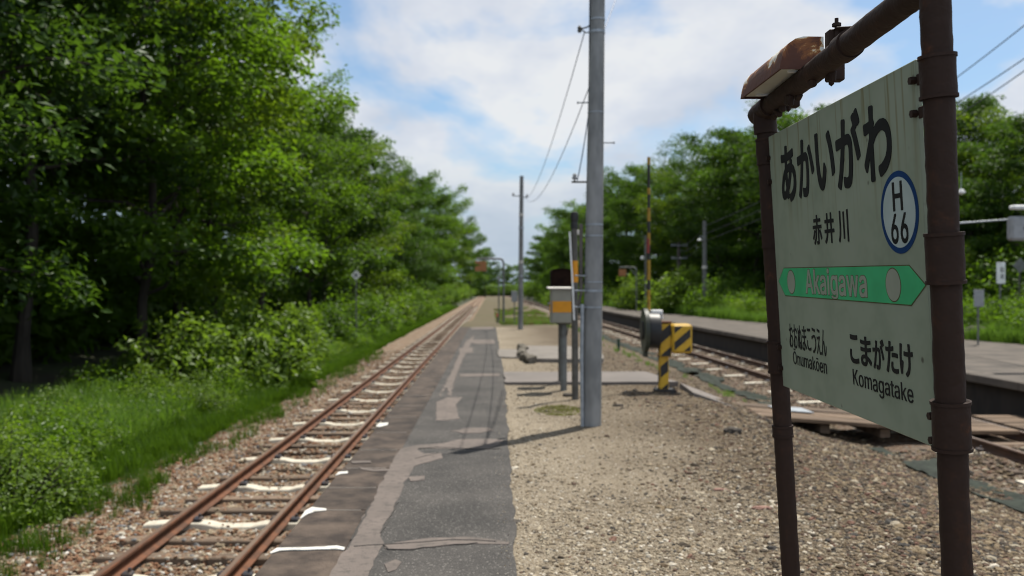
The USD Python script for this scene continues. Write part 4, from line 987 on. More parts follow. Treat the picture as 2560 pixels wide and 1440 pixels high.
GLYPHS = json.loads(r'''{"あ": [["!!!n!(~*!:~E!R~]!k~m!m#/!=#1!2#2!.#4!,#:!+#Q!/#X!;#Y!W#V!q#V!t#u!x$!~#$~~=$!~C#x~D#o~@#X~k#[#?#c#G#c#L#`#M#[#M#E#K#>#F#<###6#0#3#5#0#7#(#4~w#J~m#Z~_#e~O#k~>#l!w#g!b#Z!L#G!9#(!)~`!!~Y!!~T!$~G!:~A!6~.!1~%!3!z!<!]!2!>!2!1!9!(!A!#!K!!!U", "~H!C~P!G~j!L#$!U#3!_#=!m#B~!#C~1#<~C#/~O#'~S~v~=~d!y~T!f~C!U", "~i#4~:#0~9~z~U#$~f#$", "~9~+~M~D~X~Y~7~R", "!I!`!L![!S!Y!_!}!p!e!j~>!]~2!R~#!J!l"]], "か": [["#-#F#D#Q#L#Q#S#K#n~v$'~M$.~<$-~4$*~/#l~$#e~$#`~'#J~`#<~z#+#;#*#B"], ["!~~g!!#*!&#/!H#0!j#3!q#q!v#t~)#u~<#r~A#p~C#l~D#c~;#7~}#7~i#5~u#/#(#~#-~s#1~e#1~8#,!g##!H~v!9~p!0~a!%~N!!~:!!!y!%!t!(!r!.!o!F!r!N~~!O~9!K~K!K~R!Q~Z!d~a~3~b~Y~_~c~Z~h~P~k~D~k~2~i~%~;!m!c!Y!7!N!$!I!!!A!!!(!+!%!0!%!6!3!M!D!n!R~7!`~d!)~^!$~a"]], "い": [["~k#@#)#J#1#J#6#G#D#2#R~n#a~E#h~'#l!e#k!}#h!X#N!N#H!N#C!R#<~~#4~B#%~j~h#5~h#<"], ["!%~5!!#N!'#S!G#S!N#N!L~q!O~<!Y!i!^!]!g!R!o!O!y!Y~&!g~1~,~5~1~;~1~@~0~T!s~U!j~R!c~C!A~3!-~%!#!u!!!h!!!T!'!C!5!6!L!*!o"]], "が": [["#-#D#C#O#4#h#3#o#6#s#I$!#O$!#T#x#X$&#i$-#p$-#u$*$3#]$4#R$1#N#y#F#r#F#m#K#l#F#i#B#}#;#w~b$,~>$.~4$*~.#l~##f~##a~&#K~[#=~x#+#9#*#@"], ["!#~e!!#*!'#0!j#3!o#R!p#j!s#r!x#u~'#u~<#s~A#q~D#m~D#f~;#7~[#8~m#5#%#(#-~t#0~l#2~Q#.!t#$!J~r!2~b!&~N!!~;!!~#!%!v!(!r!/!o!G!s!O~~!P~8!K~J!K~Q!O~X!^~`~,~b~Y~]~f~X~i~I~k~3~i~'~A!q!m!d!N!N!%!J!!!D!!!)!,!%!1!%!7!7!S!B!j!T~=!`~d!)~_"]], "わ": [["!!!e!`~d!c~q!c~v!9~p!.~r!*~v!)#$!(#;!/#A!G#A!f#E!g#r!i#v!m#y~3#x~:#r~5#G~>#=~>#6~5#&~N#3~g#;###>#C#<#Y#4#i#(#x~p$'~}$*~F$(~+$#!s#r!_#a!N#R!C#=!8#%!0~l!+~b!-~U!E~U!M~Z!T~u!Y#5!d#F!o#S~'#Y~;#W~P#M~c#:~m#$~p~`~i~G~]~.~I~-!H~/!)~*!!!e!!!^!&!_!v!A!I!:!E!1!G!~!}"]], "赤": [["#m!N#W!y#>~F#@~N#S~V#[~V#a~N$$~#$1!b$1!Y$*!U#r!N"], ["!0~a!,~b!+~f!+##!.#(~D#)~D#G!J#G!G#L!G#c!H#g!L#h~D#i~E$-~J$2~c$2~g$1~h$-~h#i#c#h#h#e#h#L#e#G~h#G~h#)$%#($)#'$*##$*~f$'~a#5~a#5!:#4!3#.!)#'!%~t!~~L!!~I!$~B!:~B!@~F!B~k!C~k~a~H~a~F~.~=!d~4!Q~&!?!k!+!`!~!Z!!!V!~!E!2!D!9!f!X!u!q~#~6~%~a"], ["!!!d!1!w!=~.!P~U!W~V!o~O!p~J!o~D!a~&!Q!i!=!R!5!Q!~!^"]], "井": [["!'!<!=!M!J!}!U!n!]~+!$~,!!~1!!~J!&~N!c~N!d~^!d#.!-#/!+#4!,#N!0#Q!d#Q!e$/!f$2!k$4~($4~-$0~-#Q~u#Q~v$2#!$5#<$4#>$/#>#Q#t#Q#x#O#y#K#y#3#v#.#>#.#>~N$!~N$&~K$'~G$'~0$$~+#>~+#=!%#9!##!!#~v!'~u~+~)~+~~!k!k!I!T!.!A!!!9!!!&!1!%!7", "~,~N~u~N~u#.~-#."]], "川": [["#W#x#Y$~#]$$#u$$#z#y#z!(#y!$#u!~#]!~#X!'"], ["~L#k~N#o~R#q~j#q~o#l~o!B~n!>~j!<~R!<~M!A"], ["!#!:!/!K!9!_!C~-!G~_!H#x!M$#!f$~!j#w!j~T!g~,!`!b!Q!<!E!*!=!!!4!!!#!/!!!3"]], "お": [["~w#E#'#U#,#W#2#W#T#C#x#+$!#&$!~x#m~c#h~a#b~a#:#$~w#5~u#;"], ["!~!g!'!u!8~/!K~=!b~I!b~r!:~r!*~u!&#!!%#<!(#A!-#B!c#@!b#q!d#v!j#x~,#x~2#t~3#j~1#E~b#O~j#N~n#I~n#.~j#'~S#~~0~v~0~W~K~]~`~_~z~^#2~Z#J~N#U~B#_~2#b~##b!j#`!^#}!R#S!D#E!7#1!,~w!&~c!~~N!!~I!$~E!(~>!=~>!E~D!K~_!L~q!P#&!W#1!`#7!j#9!v#2~+#&~3~s~7~`~8~D~4~0~/~/!;~(!+~~!&!p!!!`!!!P!%!>!.!5!5!*!?!~!M!!!T", "!J!}!Q!S!Y!N!a!L!c!w!O!g"]], "ぬ": [["!!!P!!!p!'~3!2~K!D~d!2#=!3#G!8#K!K#S!U#R!Y#M!c#(~'#9~E#B~F#P~E#f~I#m~N#n~f#n~n#l~r#g~n#E#+#B#E#7#S#-#c~s#l~`#p~L#p~(#l!f$,!M$.!B$-!=#v!*#k!+#[!>#N!0#C!)#4!##'!!~s!!~b!$~X!(~L!2~C!F~C!Z~I!i~S!u~b~$~o~'#.~'#F~!#F~%#G~E#D~U#>~`#5~l#+~r~z~v~j~y~]~B~P~!~;!V~#!;!p!2!a!+!V!(!B!*!7!/!-!7!$!F", "~i!R~m!K#!!G#,!K#9!W#*!}~y!]~m!Y", "!r~[~+~3~6~P~?~s~+~i", "!G!a!K!W!Q!R!_!Y!l!f!}~(!U~7!J!x"]], "ま": [["!!!b!+!t!6~%!D~,!b~2~$~2~#~G!<~I!(~L!#~O!!~T!~~m!'~t!T~o~~~n~~#,!K#.!'#3!~#;!##S!&#Y!-#Z!O#U~##S~!#s~$#x~*#z~E#z~K#x~M#q~K#U#5#}#<#}#A#Y#B#T#B#=#>#6~p#0~K#.~K~p~c~q#7~w#?~w#D~r#D~W#>~O~L~H~M~*~x!r#:!a#J!S#K!J#;!2#6!0#/!2~d!M~O!X~O!L~M!A~C!2~8!)~-!$!v!!!N!#!:!*!/!1!'!:!!!K", "!H!V!L!O!X!I!b!G!r!H!z!L~$!P~%!e!d!f!Z!d!N!_!J!["]], "こ": [["!!!n!&~3!)~:!0~<!J~:!O~7!P~2!K!j!L!d!O!]!X!U!r!L~:!J~e!M#>!V#B!T#D!O#D!1#A!,#;!*~Z!~!z!!!W!&!=!1!+!@!~!T"], ["!<#/!6#1!4#7!4#S!:#Y!p#U~F#U#)#Y#.#X#1#S#1#6#/#2#)#/~J#+!l#+"]], "う": [["!!~j!!~t!&~y!>##!m#.~1#2~S#2~l#+#%~z#/~o#8~_#=~N#=~3#6!s#(!Z~q!I~]!;~J!2~/!(!o!~!]!!!X!%!K!;!J!@!L!E!T!J!j!M~2!W~H!a~V!k~d~~~j~2~l~D~i~O~`~[~V~`~F~d~8~d!q~_!L~U!5~L!/~L!(~Q"], ["!E#^!I#t!N#w!T#x~)#p~x#j#$#e#%#[~z#E~u#A~k#A!O#N!E#S"]], "え": [["!$!A!1!L~A~]!=~U!8~Y!6~^!4~x!7#&!=#(!^#'~M#,~y#2#$#0#4~y#5~t#5~n~R~7~Z~3~d~(~r!V~x!M#%!K#:!K#e!Q#k!J#k!9#j!*#c!%#9!!~y!!~e!%~[!+~R!5~B!g~>!l~9!n~+!g!D!!!;!!!#!3!!!:"], ["!X#V!}#t!`#w!h#x~A#o#%#i#.#d#/#[#+#D#&#@~w#@!^#P"]], "ん": [["!~!9!<!w!c~l~:#o~?#s~H#s~`#i~d#d~e#^~3~a~@~c~W~a~`~]~l~Q~s~<~t!Z~x!O#+!K#4!N#A!V#N!g#W~!#]~3#b~:#m~9$$~+$)~%$)!x$!!d#q!O#g!A#]!6#P!,#B!%#6!~~x!!~k!#~}!+~S!5~K!K~I~2~E~9~>~;~3~9~+~5!p~!!_!]!L!&!I!~!?!!!&!*!!!0"]], "た": [["~4!]~7!x~;~)~B~,~Z~+~_~'~a~#~]!`~_!Y~b!V~k!Q~y!N#@!N#a!S#j!S#p!L#o!0#k!+#d!)#@!%~y!%~]!*~J!1~=!>~5!N"], ["~I~j~L~q~T~t#E~v#b~t#h~q#l~l#k~S#h~N#b~K#?~N~u~N~Q~K~L~N~I~R"], ["!!##!!#?!'#E!?#C!f#D!j#]!j#q!m#v!r#x~6#v~=#r~?#j~8#I~d#R~j#Q~o#J~o#0~k#*~V#$~/~x!x~5!d!T!R!&!K!!!E!!!+!)!'!.!&!6!4!S!C!y!T~R!]~u!K~t!'~w"]], "け": [["~!~l!u~o!s~u!s#5!x#;~$#<~;#9~o#9~k#r~l#w~q#z#6#z#<#v#>#<#e#B#k#@#n#;#n~z#k~t#a~p#>~m#;~*#7!n#2!]#*!O~y!?~f!-~R!!~H!~~5!1~1!6~1!<~5!B~D!K~S!V~[!`~d!n~j~#~n~9~o~j~;~j"], ["!!~'!!~i!-#q!/#v!4#x!S#v!Y#q!Y#i!P#=!K~w!H~V!H~<!M~H!U~K!g~B!j~9!V!N!U!8!Q!3!7!/!0!4!$!d"]]}''')


def glyph(ch, u0, u1, v0, v1, thin=0.0):
    """A character filling the box u0..u1, v0..v1 (v downwards, negative)."""
    dec = lambda s: [{'~': 34, '}': 92}.get(c, ord(c)) - 33 for c in s]
    polys = []
    for rings in GLYPHS[ch]:
        rr = []
        for s in rings:
            d = dec(s)
            rr.append([(d[i] * 90 + d[i + 1], d[i + 2] * 90 + d[i + 3]) for i in range(0, len(d), 4)])
        polys.append(Polygon(rr[0], rr[1:]).buffer(0))
    g = polys[0]
    for p in polys[1:]:
        g = g.union(p)
    g = g.buffer(-thin)
    a, b, c, d = g.bounds
    kx, ky = (u1 - u0) / (c - a), (v1 - v0) / (d - b)
    return prism_multi(affinity.affine_transform(g, [kx, 0, 0, ky, u0 - a * kx, v0 - b * ky]), 0.0, 0.0012)


def prism_multi(g, z0, z1):
    return join([prism(p, z0, z1) for p in getattr(g, 'geoms', [g])])


def latin(text, u0, u1, vbase, vtop, bold=False, squeeze=True):
    tm = meshkit.text_mesh(text, vtop - vbase, 0.0012, bold)
    v = np.array(tm.vertices)
    a, b = v[:, 0].min(), v[:, 0].max()
    v[:, 0] = u0 + (v[:, 0] - a) * (u1 - u0) / (b - a)
    v[:, 1] += vbase
    return v, np.array(tm.faces)


def write(name, m, mat='ink', y=-0.0012):
    obj(name, front(m, y), M[mat], board)


for ch, u0, u1, v0, v1 in (('あ', 0.128, 0.285, -0.265, -0.062), ('か', 0.305, 0.463, -0.262, -0.066), ('い', 0.482, 0.640, -0.255, -0.068), ('が', 0.655, 0.838, -0.268, -0.048), ('わ', 0.858, 1.033, -0.268, -0.060)):
    write('large_character', glyph(ch, u0, u1, v0, v1))
for ch, u0, u1 in (('赤', 0.418, 0.500), ('井', 0.525, 0.606), ('川', 0.640, 0.718)):
    write('kanji_character', glyph(ch, u0, u1, -0.425, -0.328))
for i, ch in enumerate('おおぬまこうえん'):
    w = 0.0405 if ch != 'こ' else 0.036
    c = 0.132 + i * 0.0468
    write('small_character', glyph(ch, c - w / 2, c + w / 2, -0.791 if ch != 'こ' else -0.786, -0.704 if ch != 'こ' else -0.709, 8.0))
for i, ch in enumerate('こまがたけ'):
    c = 0.708 + i * 0.0845
    w = 0.074 if ch != 'こ' else 0.064
    write('small_character', glyph(ch, c - w / 2, c + w / 2, -0.790, -0.703, 2.0))
write('left_station_latin', latin('Ōnumakōen', 0.140, 0.472, -0.849, -0.804))
write('right_station_latin', latin('Komagatake', 0.687, 1.074, -0.855, -0.808))
band = [(0.022, -0.549), (0.092, -0.498), (1.092, -0.498), (1.177, -0.549), (1.092, -0.603), (0.092, -0.603)]
write('band_outline', prism(Polygon(band), 0, 0.0006), 'band_edge')
write('green_band', prism(Polygon(band).buffer(-0.0028, join_style=2), 0, 0.0010), 'band_green')
for u, r0 in ((0.170, 0.044), (0.996, 0.046)):
    a = np.linspace(0, 2 * PI, 49)[:-1]
    write('band_dot_outline', prism([(u + r0 * math.cos(t), -0.5505 + r0 * math.sin(t)) for t in a], 0, 0.0013), 'band_edge')
    write('band_dot', prism([(u + (r0 - 0.003) * math.cos(t), -0.5505 + (r0 - 0.003) * math.sin(t)) for t in a], 0, 0.0017), 'sign_pale')
lt = latin('Akaigawa', 0.318, 0.828, -0.586, -0.508, True)
low_ = lt[0][:, 1] < -0.588
lt[0][low_, 1] = -0.588 + (lt[0][low_, 1] + 0.588) * 0.5
from shapely import union_all
def outline(m):
    """The lettering's plan as a polygon."""
    v, f = m
    t = v[f]
    up = np.cross(t[:, 1] - t[:, 0], t[:, 2] - t[:, 0])[:, 2] > 1e-9
    flat_ = np.ptp(t[:, :, 2], axis=1) < 1e-6
    return union_all([Polygon(p[:, :2]).buffer(1e-5) for p in t[up & flat_]])


ol = outline(lt)
write('band_name_outline', prism_multi(ol.buffer(0.0016), 0, 0.0013), 'band_edge')
write('band_name', prism_multi(ol.buffer(-0.0004), 0, 0.0017), 'sign_pale')
a_ = np.linspace(0, 2 * PI, 97)[:-1]
write('blue_ring', prism([(1.052 + 0.107 * math.cos(t), -0.362 + 0.107 * math.sin(t)) for t in a_], 0, 0.0008), 'ring_blue')
write('white_disc', prism([(1.052 + 0.0915 * math.cos(t), -0.362 + 0.0915 * math.sin(t)) for t in a_], 0, 0.0012), 'ring_white')
write('number_letter', latin('H', 1.022, 1.079, -0.356, -0.284, True), y=-0.0018)
write('number', latin('66', 1.003, 1.101, -0.440, -0.366, True), y=-0.0018)


def rough_pipe(p0, p1, r, seed, n=26, seg=0.02, amp=0.0022):
    L = np.linalg.norm(np.subtract(p1, p0))
    k = max(3, int(L / seg))
    v, f = tube([np.add(p0, np.subtract(p1, p0) * i / (k - 1)) for i in range(k)], r, n)
    c = np.asarray(p0) + np.outer(np.clip(((v - p0) @ np.subtract(p1, p0)) / L ** 2, 0, 1), np.subtract(p1, p0))
    d = v - c
    ln = np.linalg.norm(d, axis=1, keepdims=True)
    nz = meshkit.fbm(v * 38.0, 3, seed)[:, None] - 0.5
    spots = np.clip(meshkit.noise(v * 60.0, seed + 9)[:, None] - 0.80, 0, 1) * 0.018
    return c + d * (1 + (nz * 2 * amp + spots) / np.maximum(ln, 1e-4)), f


def post(name, pa, pb, r, collars, seed, label):
    """pa bottom, pb top (local)."""
    pa, pb = np.array(pa, float), np.array(pb, float)
    o = obj(name, rough_pipe(pa, pb, r, seed), M['sign_pipe'], sg, smooth=True, label=label)
    at_z = lambda z: pa + (pb - pa) * (z - pa[2]) / (pb[2] - pa[2])
    for z0, z1, rr in collars:
        m = rough_pipe(at_z(z0), at_z(z1), rr, seed + int(z0 * 100) + 50, amp=0.0025)
        lip = [tube([at_z(z + (-0.008 if e else 0.0)), at_z(z + (0.0 if e else 0.008))], rr * 1.06, 26) for e, z in ((0, z0), (1, z1))]
        obj('collar', join([m] + lip), M['sign_pipe'], o, smooth=40)
    return o


RP = lambda z: 1.2845 - 0.0355 * (0.11 - z)
LP = lambda z: -0.0425 - 0.0085 * (0.072 - z)
rpost = post('post', (RP(-2.33), 0.004, -2.33), (RP(0.30), 0.004, 0.30), 0.0335, [(-0.115, -0.015, 0.0395), (-0.545, -0.425, 0.0415), (-0.940, -0.822, 0.042)], 3, None)
lpost = post('post', (LP(-2.36), 0.004, -2.36), (LP(0.13), 0.004, 0.13), 0.0345, [(-0.10, 0.0, 0.038), (-0.42, -0.345, 0.037), (-0.905, -0.780, 0.040), (-1.155, -1.11, 0.038)], 4, None)
beam = obj('top_beam', rough_pipe((-0.125, 0.004, 0.106), (RP(0.16), 0.004, 0.158), 0.0365, 5), M['sign_pipe'], sg, smooth=True)
obj('beam_collar', rough_pipe((0.735, 0.004, 0.1385), (0.80, 0.004, 0.1412), 0.0425, 6), M['sign_pipe'], beam, smooth=40)
obj('tee_joint', join([rough_pipe((-0.118, 0.004, 0.106), (0.05, 0.004, 0.112), 0.043, 7, amp=0.004), rough_pipe((LP(0.0), 0.004, 0.02), (LP(0.1), 0.004, 0.118), 0.043, 8, amp=0.004)]), M['sign_pipe'], beam, smooth=50)
r_ = np.random.default_rng(55)
for m in [rot(box((x, 0.0 + r_.normal(0, 0.01), 0.078 + 0.035 * x - 0.012 * r_.random()), (0.03 + 0.05 * r_.random(), 0.02, 0.02 + 0.02 * r_.random()), 0.005), (0, 1, 0), r_.normal(0, 0.25), (x, 0, 0.08)) for x in (0.06, 0.12, 0.17, 0.30, 0.34, 0.52, 0.60)]:
    obj('rust_flake', m, M['sign_pipe'], beam)
for z, u, s in ((-0.05, SW - 0.01, 1), (-0.87, SW - 0.01, 1), (-0.93, SW - 0.01, 1), (-0.13, SW - 0.012, 1), (-0.80, 0.008, -1), (-0.88, 0.008, -1), (-0.08, 0.008, -1), (-0.17, 0.008, -1)):
    obj('bracket_bolt', join([box((u + s * 0.022, 0.004, z), (0.07, 0.006, 0.028), 0.002), rot(lathe([(0.011, 0), (0.011, 0.010), (0.006, 0.011), (0.006, 0.022), (0.0, 0.023)], 6), (1, 0, 0), PI / 2) if False else cyl((u + s * 0.004, -0.014, z), (u + s * 0.004, 0.004, z), 0.010, 6)]), M['sign_pipe'], board)

# lamp clamped on the sign's beam
ly0, ly1 = 2.805, 3.244
lx, lz = 0.946, 2.443
lamp = thing('fluorescent_lamp', 'rusty white fluorescent lamp housing clamped on top of the sign', 'lamp', (lx, ly0, lz))
prof = [(0.0, 0.0), (0.004, 0.026), (0.014, 0.062), (0.030, 0.085), (0.052, 0.100), (0.078, 0.107), (0.143, 0.106), (0.147, 0.0)]
inner = [(0.004, 0.004), (0.010, 0.026), (0.020, 0.058), (0.034, 0.080), (0.054, 0.094), (0.078, 0.101), (0.139, 0.100), (0.143, 0.004)]
LL = ly1 - ly0
shell = join([extrude_y(Polygon(prof).difference(Polygon([(0.006, -0.01)] + inner[1:-1] + [(0.141, -0.01)])).buffer(0), 0.003, LL - 0.003), extrude_y(prof, 0, 0.003), extrude_y(prof, LL - 0.003, LL)])
obj('housing', shell, M['lamp_rust'], lamp, smooth=30)
obj('diffuser', box((0.0735, LL / 2, 0.010), (0.132, LL - 0.02, 0.006), 0.002), M['diffuser'], lamp)
for k in (0, 1):
    obj('cover_clip', box((0.0735, 0.05 + k * (LL - 0.1), 0.004), (0.06, 0.012, 0.006)), M['white_enamel'], lamp)
for yy, nm in ((-0.022, 0), (LL - 0.06, 1)):
    c = obj('clamp', join([box((0.176, yy + 0.012, 0.040), (0.052, 0.040, 0.165), 0.004), rot(box((0.205, yy - 0.02, 0.121), (0.085, 0.030, 0.005), 0.002), (0, 1, 0), -0.05, (0.205, yy, 0.121))]), M['sign_pipe'], lamp)
    obj('clamp_bolt', join([cyl((0.172, yy - 0.012, 0.06), (0.172, yy - 0.012, 0.155), 0.0065, 8), lathe([(0.0, 0.1286), (0.014, 0.1286), (0.014, 0.139), (0.0, 0.14)], 6, (0.172, yy - 0.012, 0)), lathe([(0.0, -0.062), (0.009, -0.054), (0.010, -0.036), (0.0, -0.033)], 8, (0.160, yy, 0))]), M['sign_pipe'], c)

# ------------------------------------------------------------------ poles, boxes, barrier
def up_tube(x, y, z0, z1, r0, r1=None, n=18, lean=(0, 0), seg=2):
    zs = np.linspace(z0, z1, seg)
    t = (zs - z0) / (z1 - z0)
    return tube(np.stack([x + lean[0] * t, y + lean[1] * t, zs], 1), r0 + ((r1 or r0) - r0) * t, n)


p = thing('concrete_pole', 'big grey concrete utility pole on the gravel beside the asphalt', 'utility pole', (1.31, 11.1, -0.03))
PL, PH = 0.084, 5.62
px_at = lambda z: PL * z / PH
pr_at = lambda z: 0.127 - 0.032 * z / PH
obj('shaft', up_tube(0, 0, -0.3, PH, pr_at(-0.3), pr_at(PH), 28, (PL, 0), 12), M['pole_concrete'], p, smooth=40)
zpix = lambda py, Y=11.1: EYE - (py - CY) * Y / F + 0.03
for py, hh, ex in ((562, 0.022, 0.004), (590, 0.016, 0.004), (705, 0.016, 0.004), (727, 0.03, 0.005), (768, 0.022, 0.005), (50, 0.02, 0.005), (81, 0.034, 0.006), (282, 0.012, 0.003)):
    z = zpix(py)
    obj('steel_band', tube([(px_at(z), 0, z - hh / 2), (px_at(z), 0, z + hh / 2)], pr_at(z) + ex, 28), M['galvanised'], p, smooth=40)
for py, s in ((257, -1), (357, 1)):
    z = zpix(py)
    obj('step_bolt', join([cyl((px_at(z) + s * 0.08, -0.01, z), (px_at(z) + s * (pr_at(z) + 0.135), -0.01, z), 0.009, 8), cyl((px_at(z) + s * (pr_at(z) + 0.125), -0.01, z), (px_at(z) + s * (pr_at(z) + 0.142), -0.01, z), 0.017, 8)]), M['galvanised'], p)
z = zpix(455)
br = obj('bracket', join([box((px_at(z) - 0.19, 0, z), (0.22, 0.03, 0.022), 0.004), cyl((px_at(z) - 0.26, 0, z), (px_at(z) - 0.26, 0, z + 0.08), 0.01, 8)]), M['dark_post'], p)
obj('insulator', lathe([(0.0, 0.03), (0.03, 0.035), (0.034, 0.06), (0.02, 0.075), (0.028, 0.09), (0.012, 0.11), (0, 0.112)], 12, (px_at(z) - 0.26, 0, z)), M['grey_sign'], br)
z = zpix(78)
br = obj('bracket', join([tube([(px_at(z) - 0.06, 0, z + 0.10), (px_at(z) - 0.13, 0, z + 0.05), (px_at(z) - 0.21, 0, z + 0.03)], 0.010, 8), tube([(px_at(z) - 0.05, 0, z - 0.01), (px_at(z) - 0.15, 0, z - 0.02), (px_at(z) - 0.21, 0, z + 0.03)], 0.008, 8)]), M['dark_post'], p)
obj('insulator', join([lathe([(0.0, -0.05), (0.02, -0.045), (0.032, -0.02), (0.018, -0.005), (0.032, 0.012), (0.018, 0.03), (0.0, 0.05)], 12, (px_at(z) - 0.225, 0, z + 0.03))]), M['dark_post'], br)
zt_, zb_ = zpix(560), zpix(738)
obj('cable_cover', join([box((px_at((zt_ + zb_) / 2) - 0.165, -0.03, (zt_ + zb_) / 2), (0.045, 0.05, zt_ - zb_), 0.006), cyl((px_at(zb_) - 0.19, -0.03, zpix(765)), (px_at(zb_) - 0.165, -0.03, zb_), 0.02, 8)]), M['old_wood'], p)
zc = zpix(768)
obj('conduit', tube([(px_at(zc) - 0.15, -0.10, zc + 0.04), (px_at(zc) - 0.148, -0.10, zc), (-0.128, -0.075, 0.9), (-0.118, -0.075, -0.05)], 0.026, 12), M['galvanised'], p, smooth=40)
for py in (690, 727, 768):
    z = zpix(py)
    obj('strap_arm', tube([(px_at(z) - 0.10, -0.09, z), (px_at(z) - 0.24, -0.02, z + 0.005)], 0.010, 8), M['galvanised'], p)
for i, (dx, py0) in enumerate(((-0.105, -20), (-0.094, 60))):
    z = zpix(py0)
    obj('riser_cable', tube([(px_at(z + 0.6) + dx + 0.01, -0.02, z + 0.7), (px_at(z) + dx, -0.03, z), (px_at(z - 0.8) + dx + 0.0, -0.02, zpix(285))], 0.006, 6), M['wire'], p)

# cabinet on its post
Yc = 14.9
c = thing('signal_cabinet', 'grey equipment cabinet with an orange yellow stripe on a thin post', 'cabinet', (1.295, Yc, -0.02))
sc = Yc / F
x0, x1 = (1376 - 1410) * sc, (1429 - 1410) * sc
zb, zt = EYE - (808 - CY) * sc + 0.02, EYE - (722 - CY) * sc + 0.02
zs0, zs1 = EYE - (781 - CY) * sc + 0.02, EYE - (753 - CY) * sc + 0.02
xc_ = (x0 + x1) / 2
obj('post', up_tube(0, 0.14, -0.3, zb + 0.05, 0.058, None, 14), M['grey_post'], c, smooth=40)
obj('box', box((xc_, 0.12, (zb + zt) / 2), (x1 - x0, 0.26, zt - zb), 0.006), M['cabinet'], c)
obj('door', box((xc_ + 0.012, -0.018, (zb + zt) / 2), (x1 - x0 - 0.035, 0.016, zt - zb - 0.02), 0.004), M['cabinet'], c)
obj('orange_stripe', join([box((xc_ + 0.012, -0.0275, (zs0 + zs1) / 2), (x1 - x0 - 0.035, 0.003, zs1 - zs0)), box((x0 - 0.0015, 0.115, (zs0 + zs1) / 2), (0.003, 0.25, zs1 - zs0))]), M['orange'], c)
obj('lid', rot(box((xc_ - 0.02, 0.10, zt + 0.014), (x1 - x0 + 0.07, 0.34, 0.026), 0.006), (1, 0, 0), 0.05, (xc_, 0.1, zt)), M['lid'], c)
obj('brace', join([tube([(-0.05, 0.10, zb - 0.22), (-0.085, 0.06, zb)], 0.012, 6), tube([(0.05, 0.10, zb - 0.22), (0.085, 0.06, zb)], 0.012, 6), box((0, 0.12, zb - 0.01), (0.24, 0.2, 0.02), 0.004)]), M['dark_post'], c)
obj('latch', join([lathe([(0, 0), (0.016, 0.002), (0.016, 0.02), (0, 0.022)], 8, (0, 0, 0))]) if False else cyl((x0 - 0.05, 0.02, (zs0 + zs1) / 2 + 0.06), (x0, 0.02, (zs0 + zs1) / 2 + 0.06), 0.014, 8), M['galvanised'], c)

# dark hooded lamp box behind it
Yh = 15.9
sc = Yh / F
h = thing('hooded_box', 'dark brown round topped hooded box just above the grey cabinet', 'signal box', at(1404, 727, Yh) * (1, 1, 0))
hz0, hz1, hw = EYE - (728 - CY) * sc, EYE - (671 - CY) * sc, 52 * sc
arch = [(-hw / 2, hz0), (hw / 2, hz0)] + [(hw / 2 * math.cos(t) if abs(math.cos(t)) < 0.97 else hw / 2 * np.sign(math.cos(t)), hz1 - 0.05 + 0.05 * math.sin(t)) for t in np.linspace(0.05, PI - 0.05, 14)]
obj('hood', extrude_y(Polygon(arch).difference(Polygon(arch).buffer(-0.018)), -0.05, 0.30), M['dark_brown'], h)
obj('front_plate', extrude_y(Polygon(arch).buffer(-0.012), -0.035, -0.015), M['dark_brown'], h)
obj('post', up_tube(0, 0.15, -0.3, hz0 + 0.01, 0.05, None, 12), M['dark_post'], h, smooth=40)

# slim post with yellow band and conduit
Yp = 13.8
sc = Yp / F
sp = thing('banded_post', 'slim weathered post with a yellow band and dark cap beside the concrete pole', 'post', (1.375, Yp, -0.02))
zz = lambda py: EYE - (py - CY) * sc + 0.02
obj('post', up_tube(0, 0, -0.3, zz(560), 0.056, 0.050, 16, (-0.015, 0), 6), M['dark_post'], sp, smooth=40)
obj('yellow_band', tube([(-0.012, 0, zz(706)), (-0.014, 0, zz(652))], 0.0555, 16), M['orange'], sp, smooth=40)
obj('cap', lathe([(0.0, zz(572)), (0.060, zz(572)), (0.062, zz(562)), (0.056, zz(560)), (0.050, zz(553)), (0.060, zz(551)), (0.062, zz(536)), (0.052, zz(531)), (0.0, zz(529))], 16, (-0.015, 0, 0)), M['black'], sp, smooth=40)
obj('white_conduit', tube([(-0.095, -0.06, zz(580)), (-0.072, -0.062, zz(650)), (-0.045, -0.066, zz(720)), (-0.026, -0.066, zz(800))], 0.0145, 10), M['white_enamel'], sp, smooth=40)
obj('lamp_knob', lathe([(0.0, 0), (0.02, 0.003), (0.028, 0.03), (0.02, 0.075), (0, 0.085)], 12, (0.045, -0.03, zz(588))), M['lid'], sp, smooth=40)
obj('clamp_band', tube([(-0.008, 0, zz(729)), (-0.008, 0, zz(726))], 0.060, 16), M['galvanised'], sp)
tag(obj('flat_stone', box((1.29, 14.2, 0.0), (0.16, 0.12, 0.06), 0.02), M['rock']), 'small dark stone lying between the feet of the two thin posts', 'stone')

# crossing barrier
bx, by = 3.03, 14.9
b = thing('crossing_barrier', 'yellow and black striped barrier machine with a black disc and raised arm', 'crossing barrier', (bx, by, -0.02))
u = 0.00135
X = lambda zx: (zx - 510) * u
Zp = lambda zy: (1235 - zy) * u + 0.01
obj('base_plate', join([box((0.0, 0.0, 0.02), (0.34, 0.34, 0.05), 0.008)] + [cyl((sx * 0.13, sy * 0.13, 0.04), (sx * 0.13, sy * 0.13, 0.075), 0.014, 6) for sx in (-1, 1) for sy in (-1, 1)]), M['black'], b)


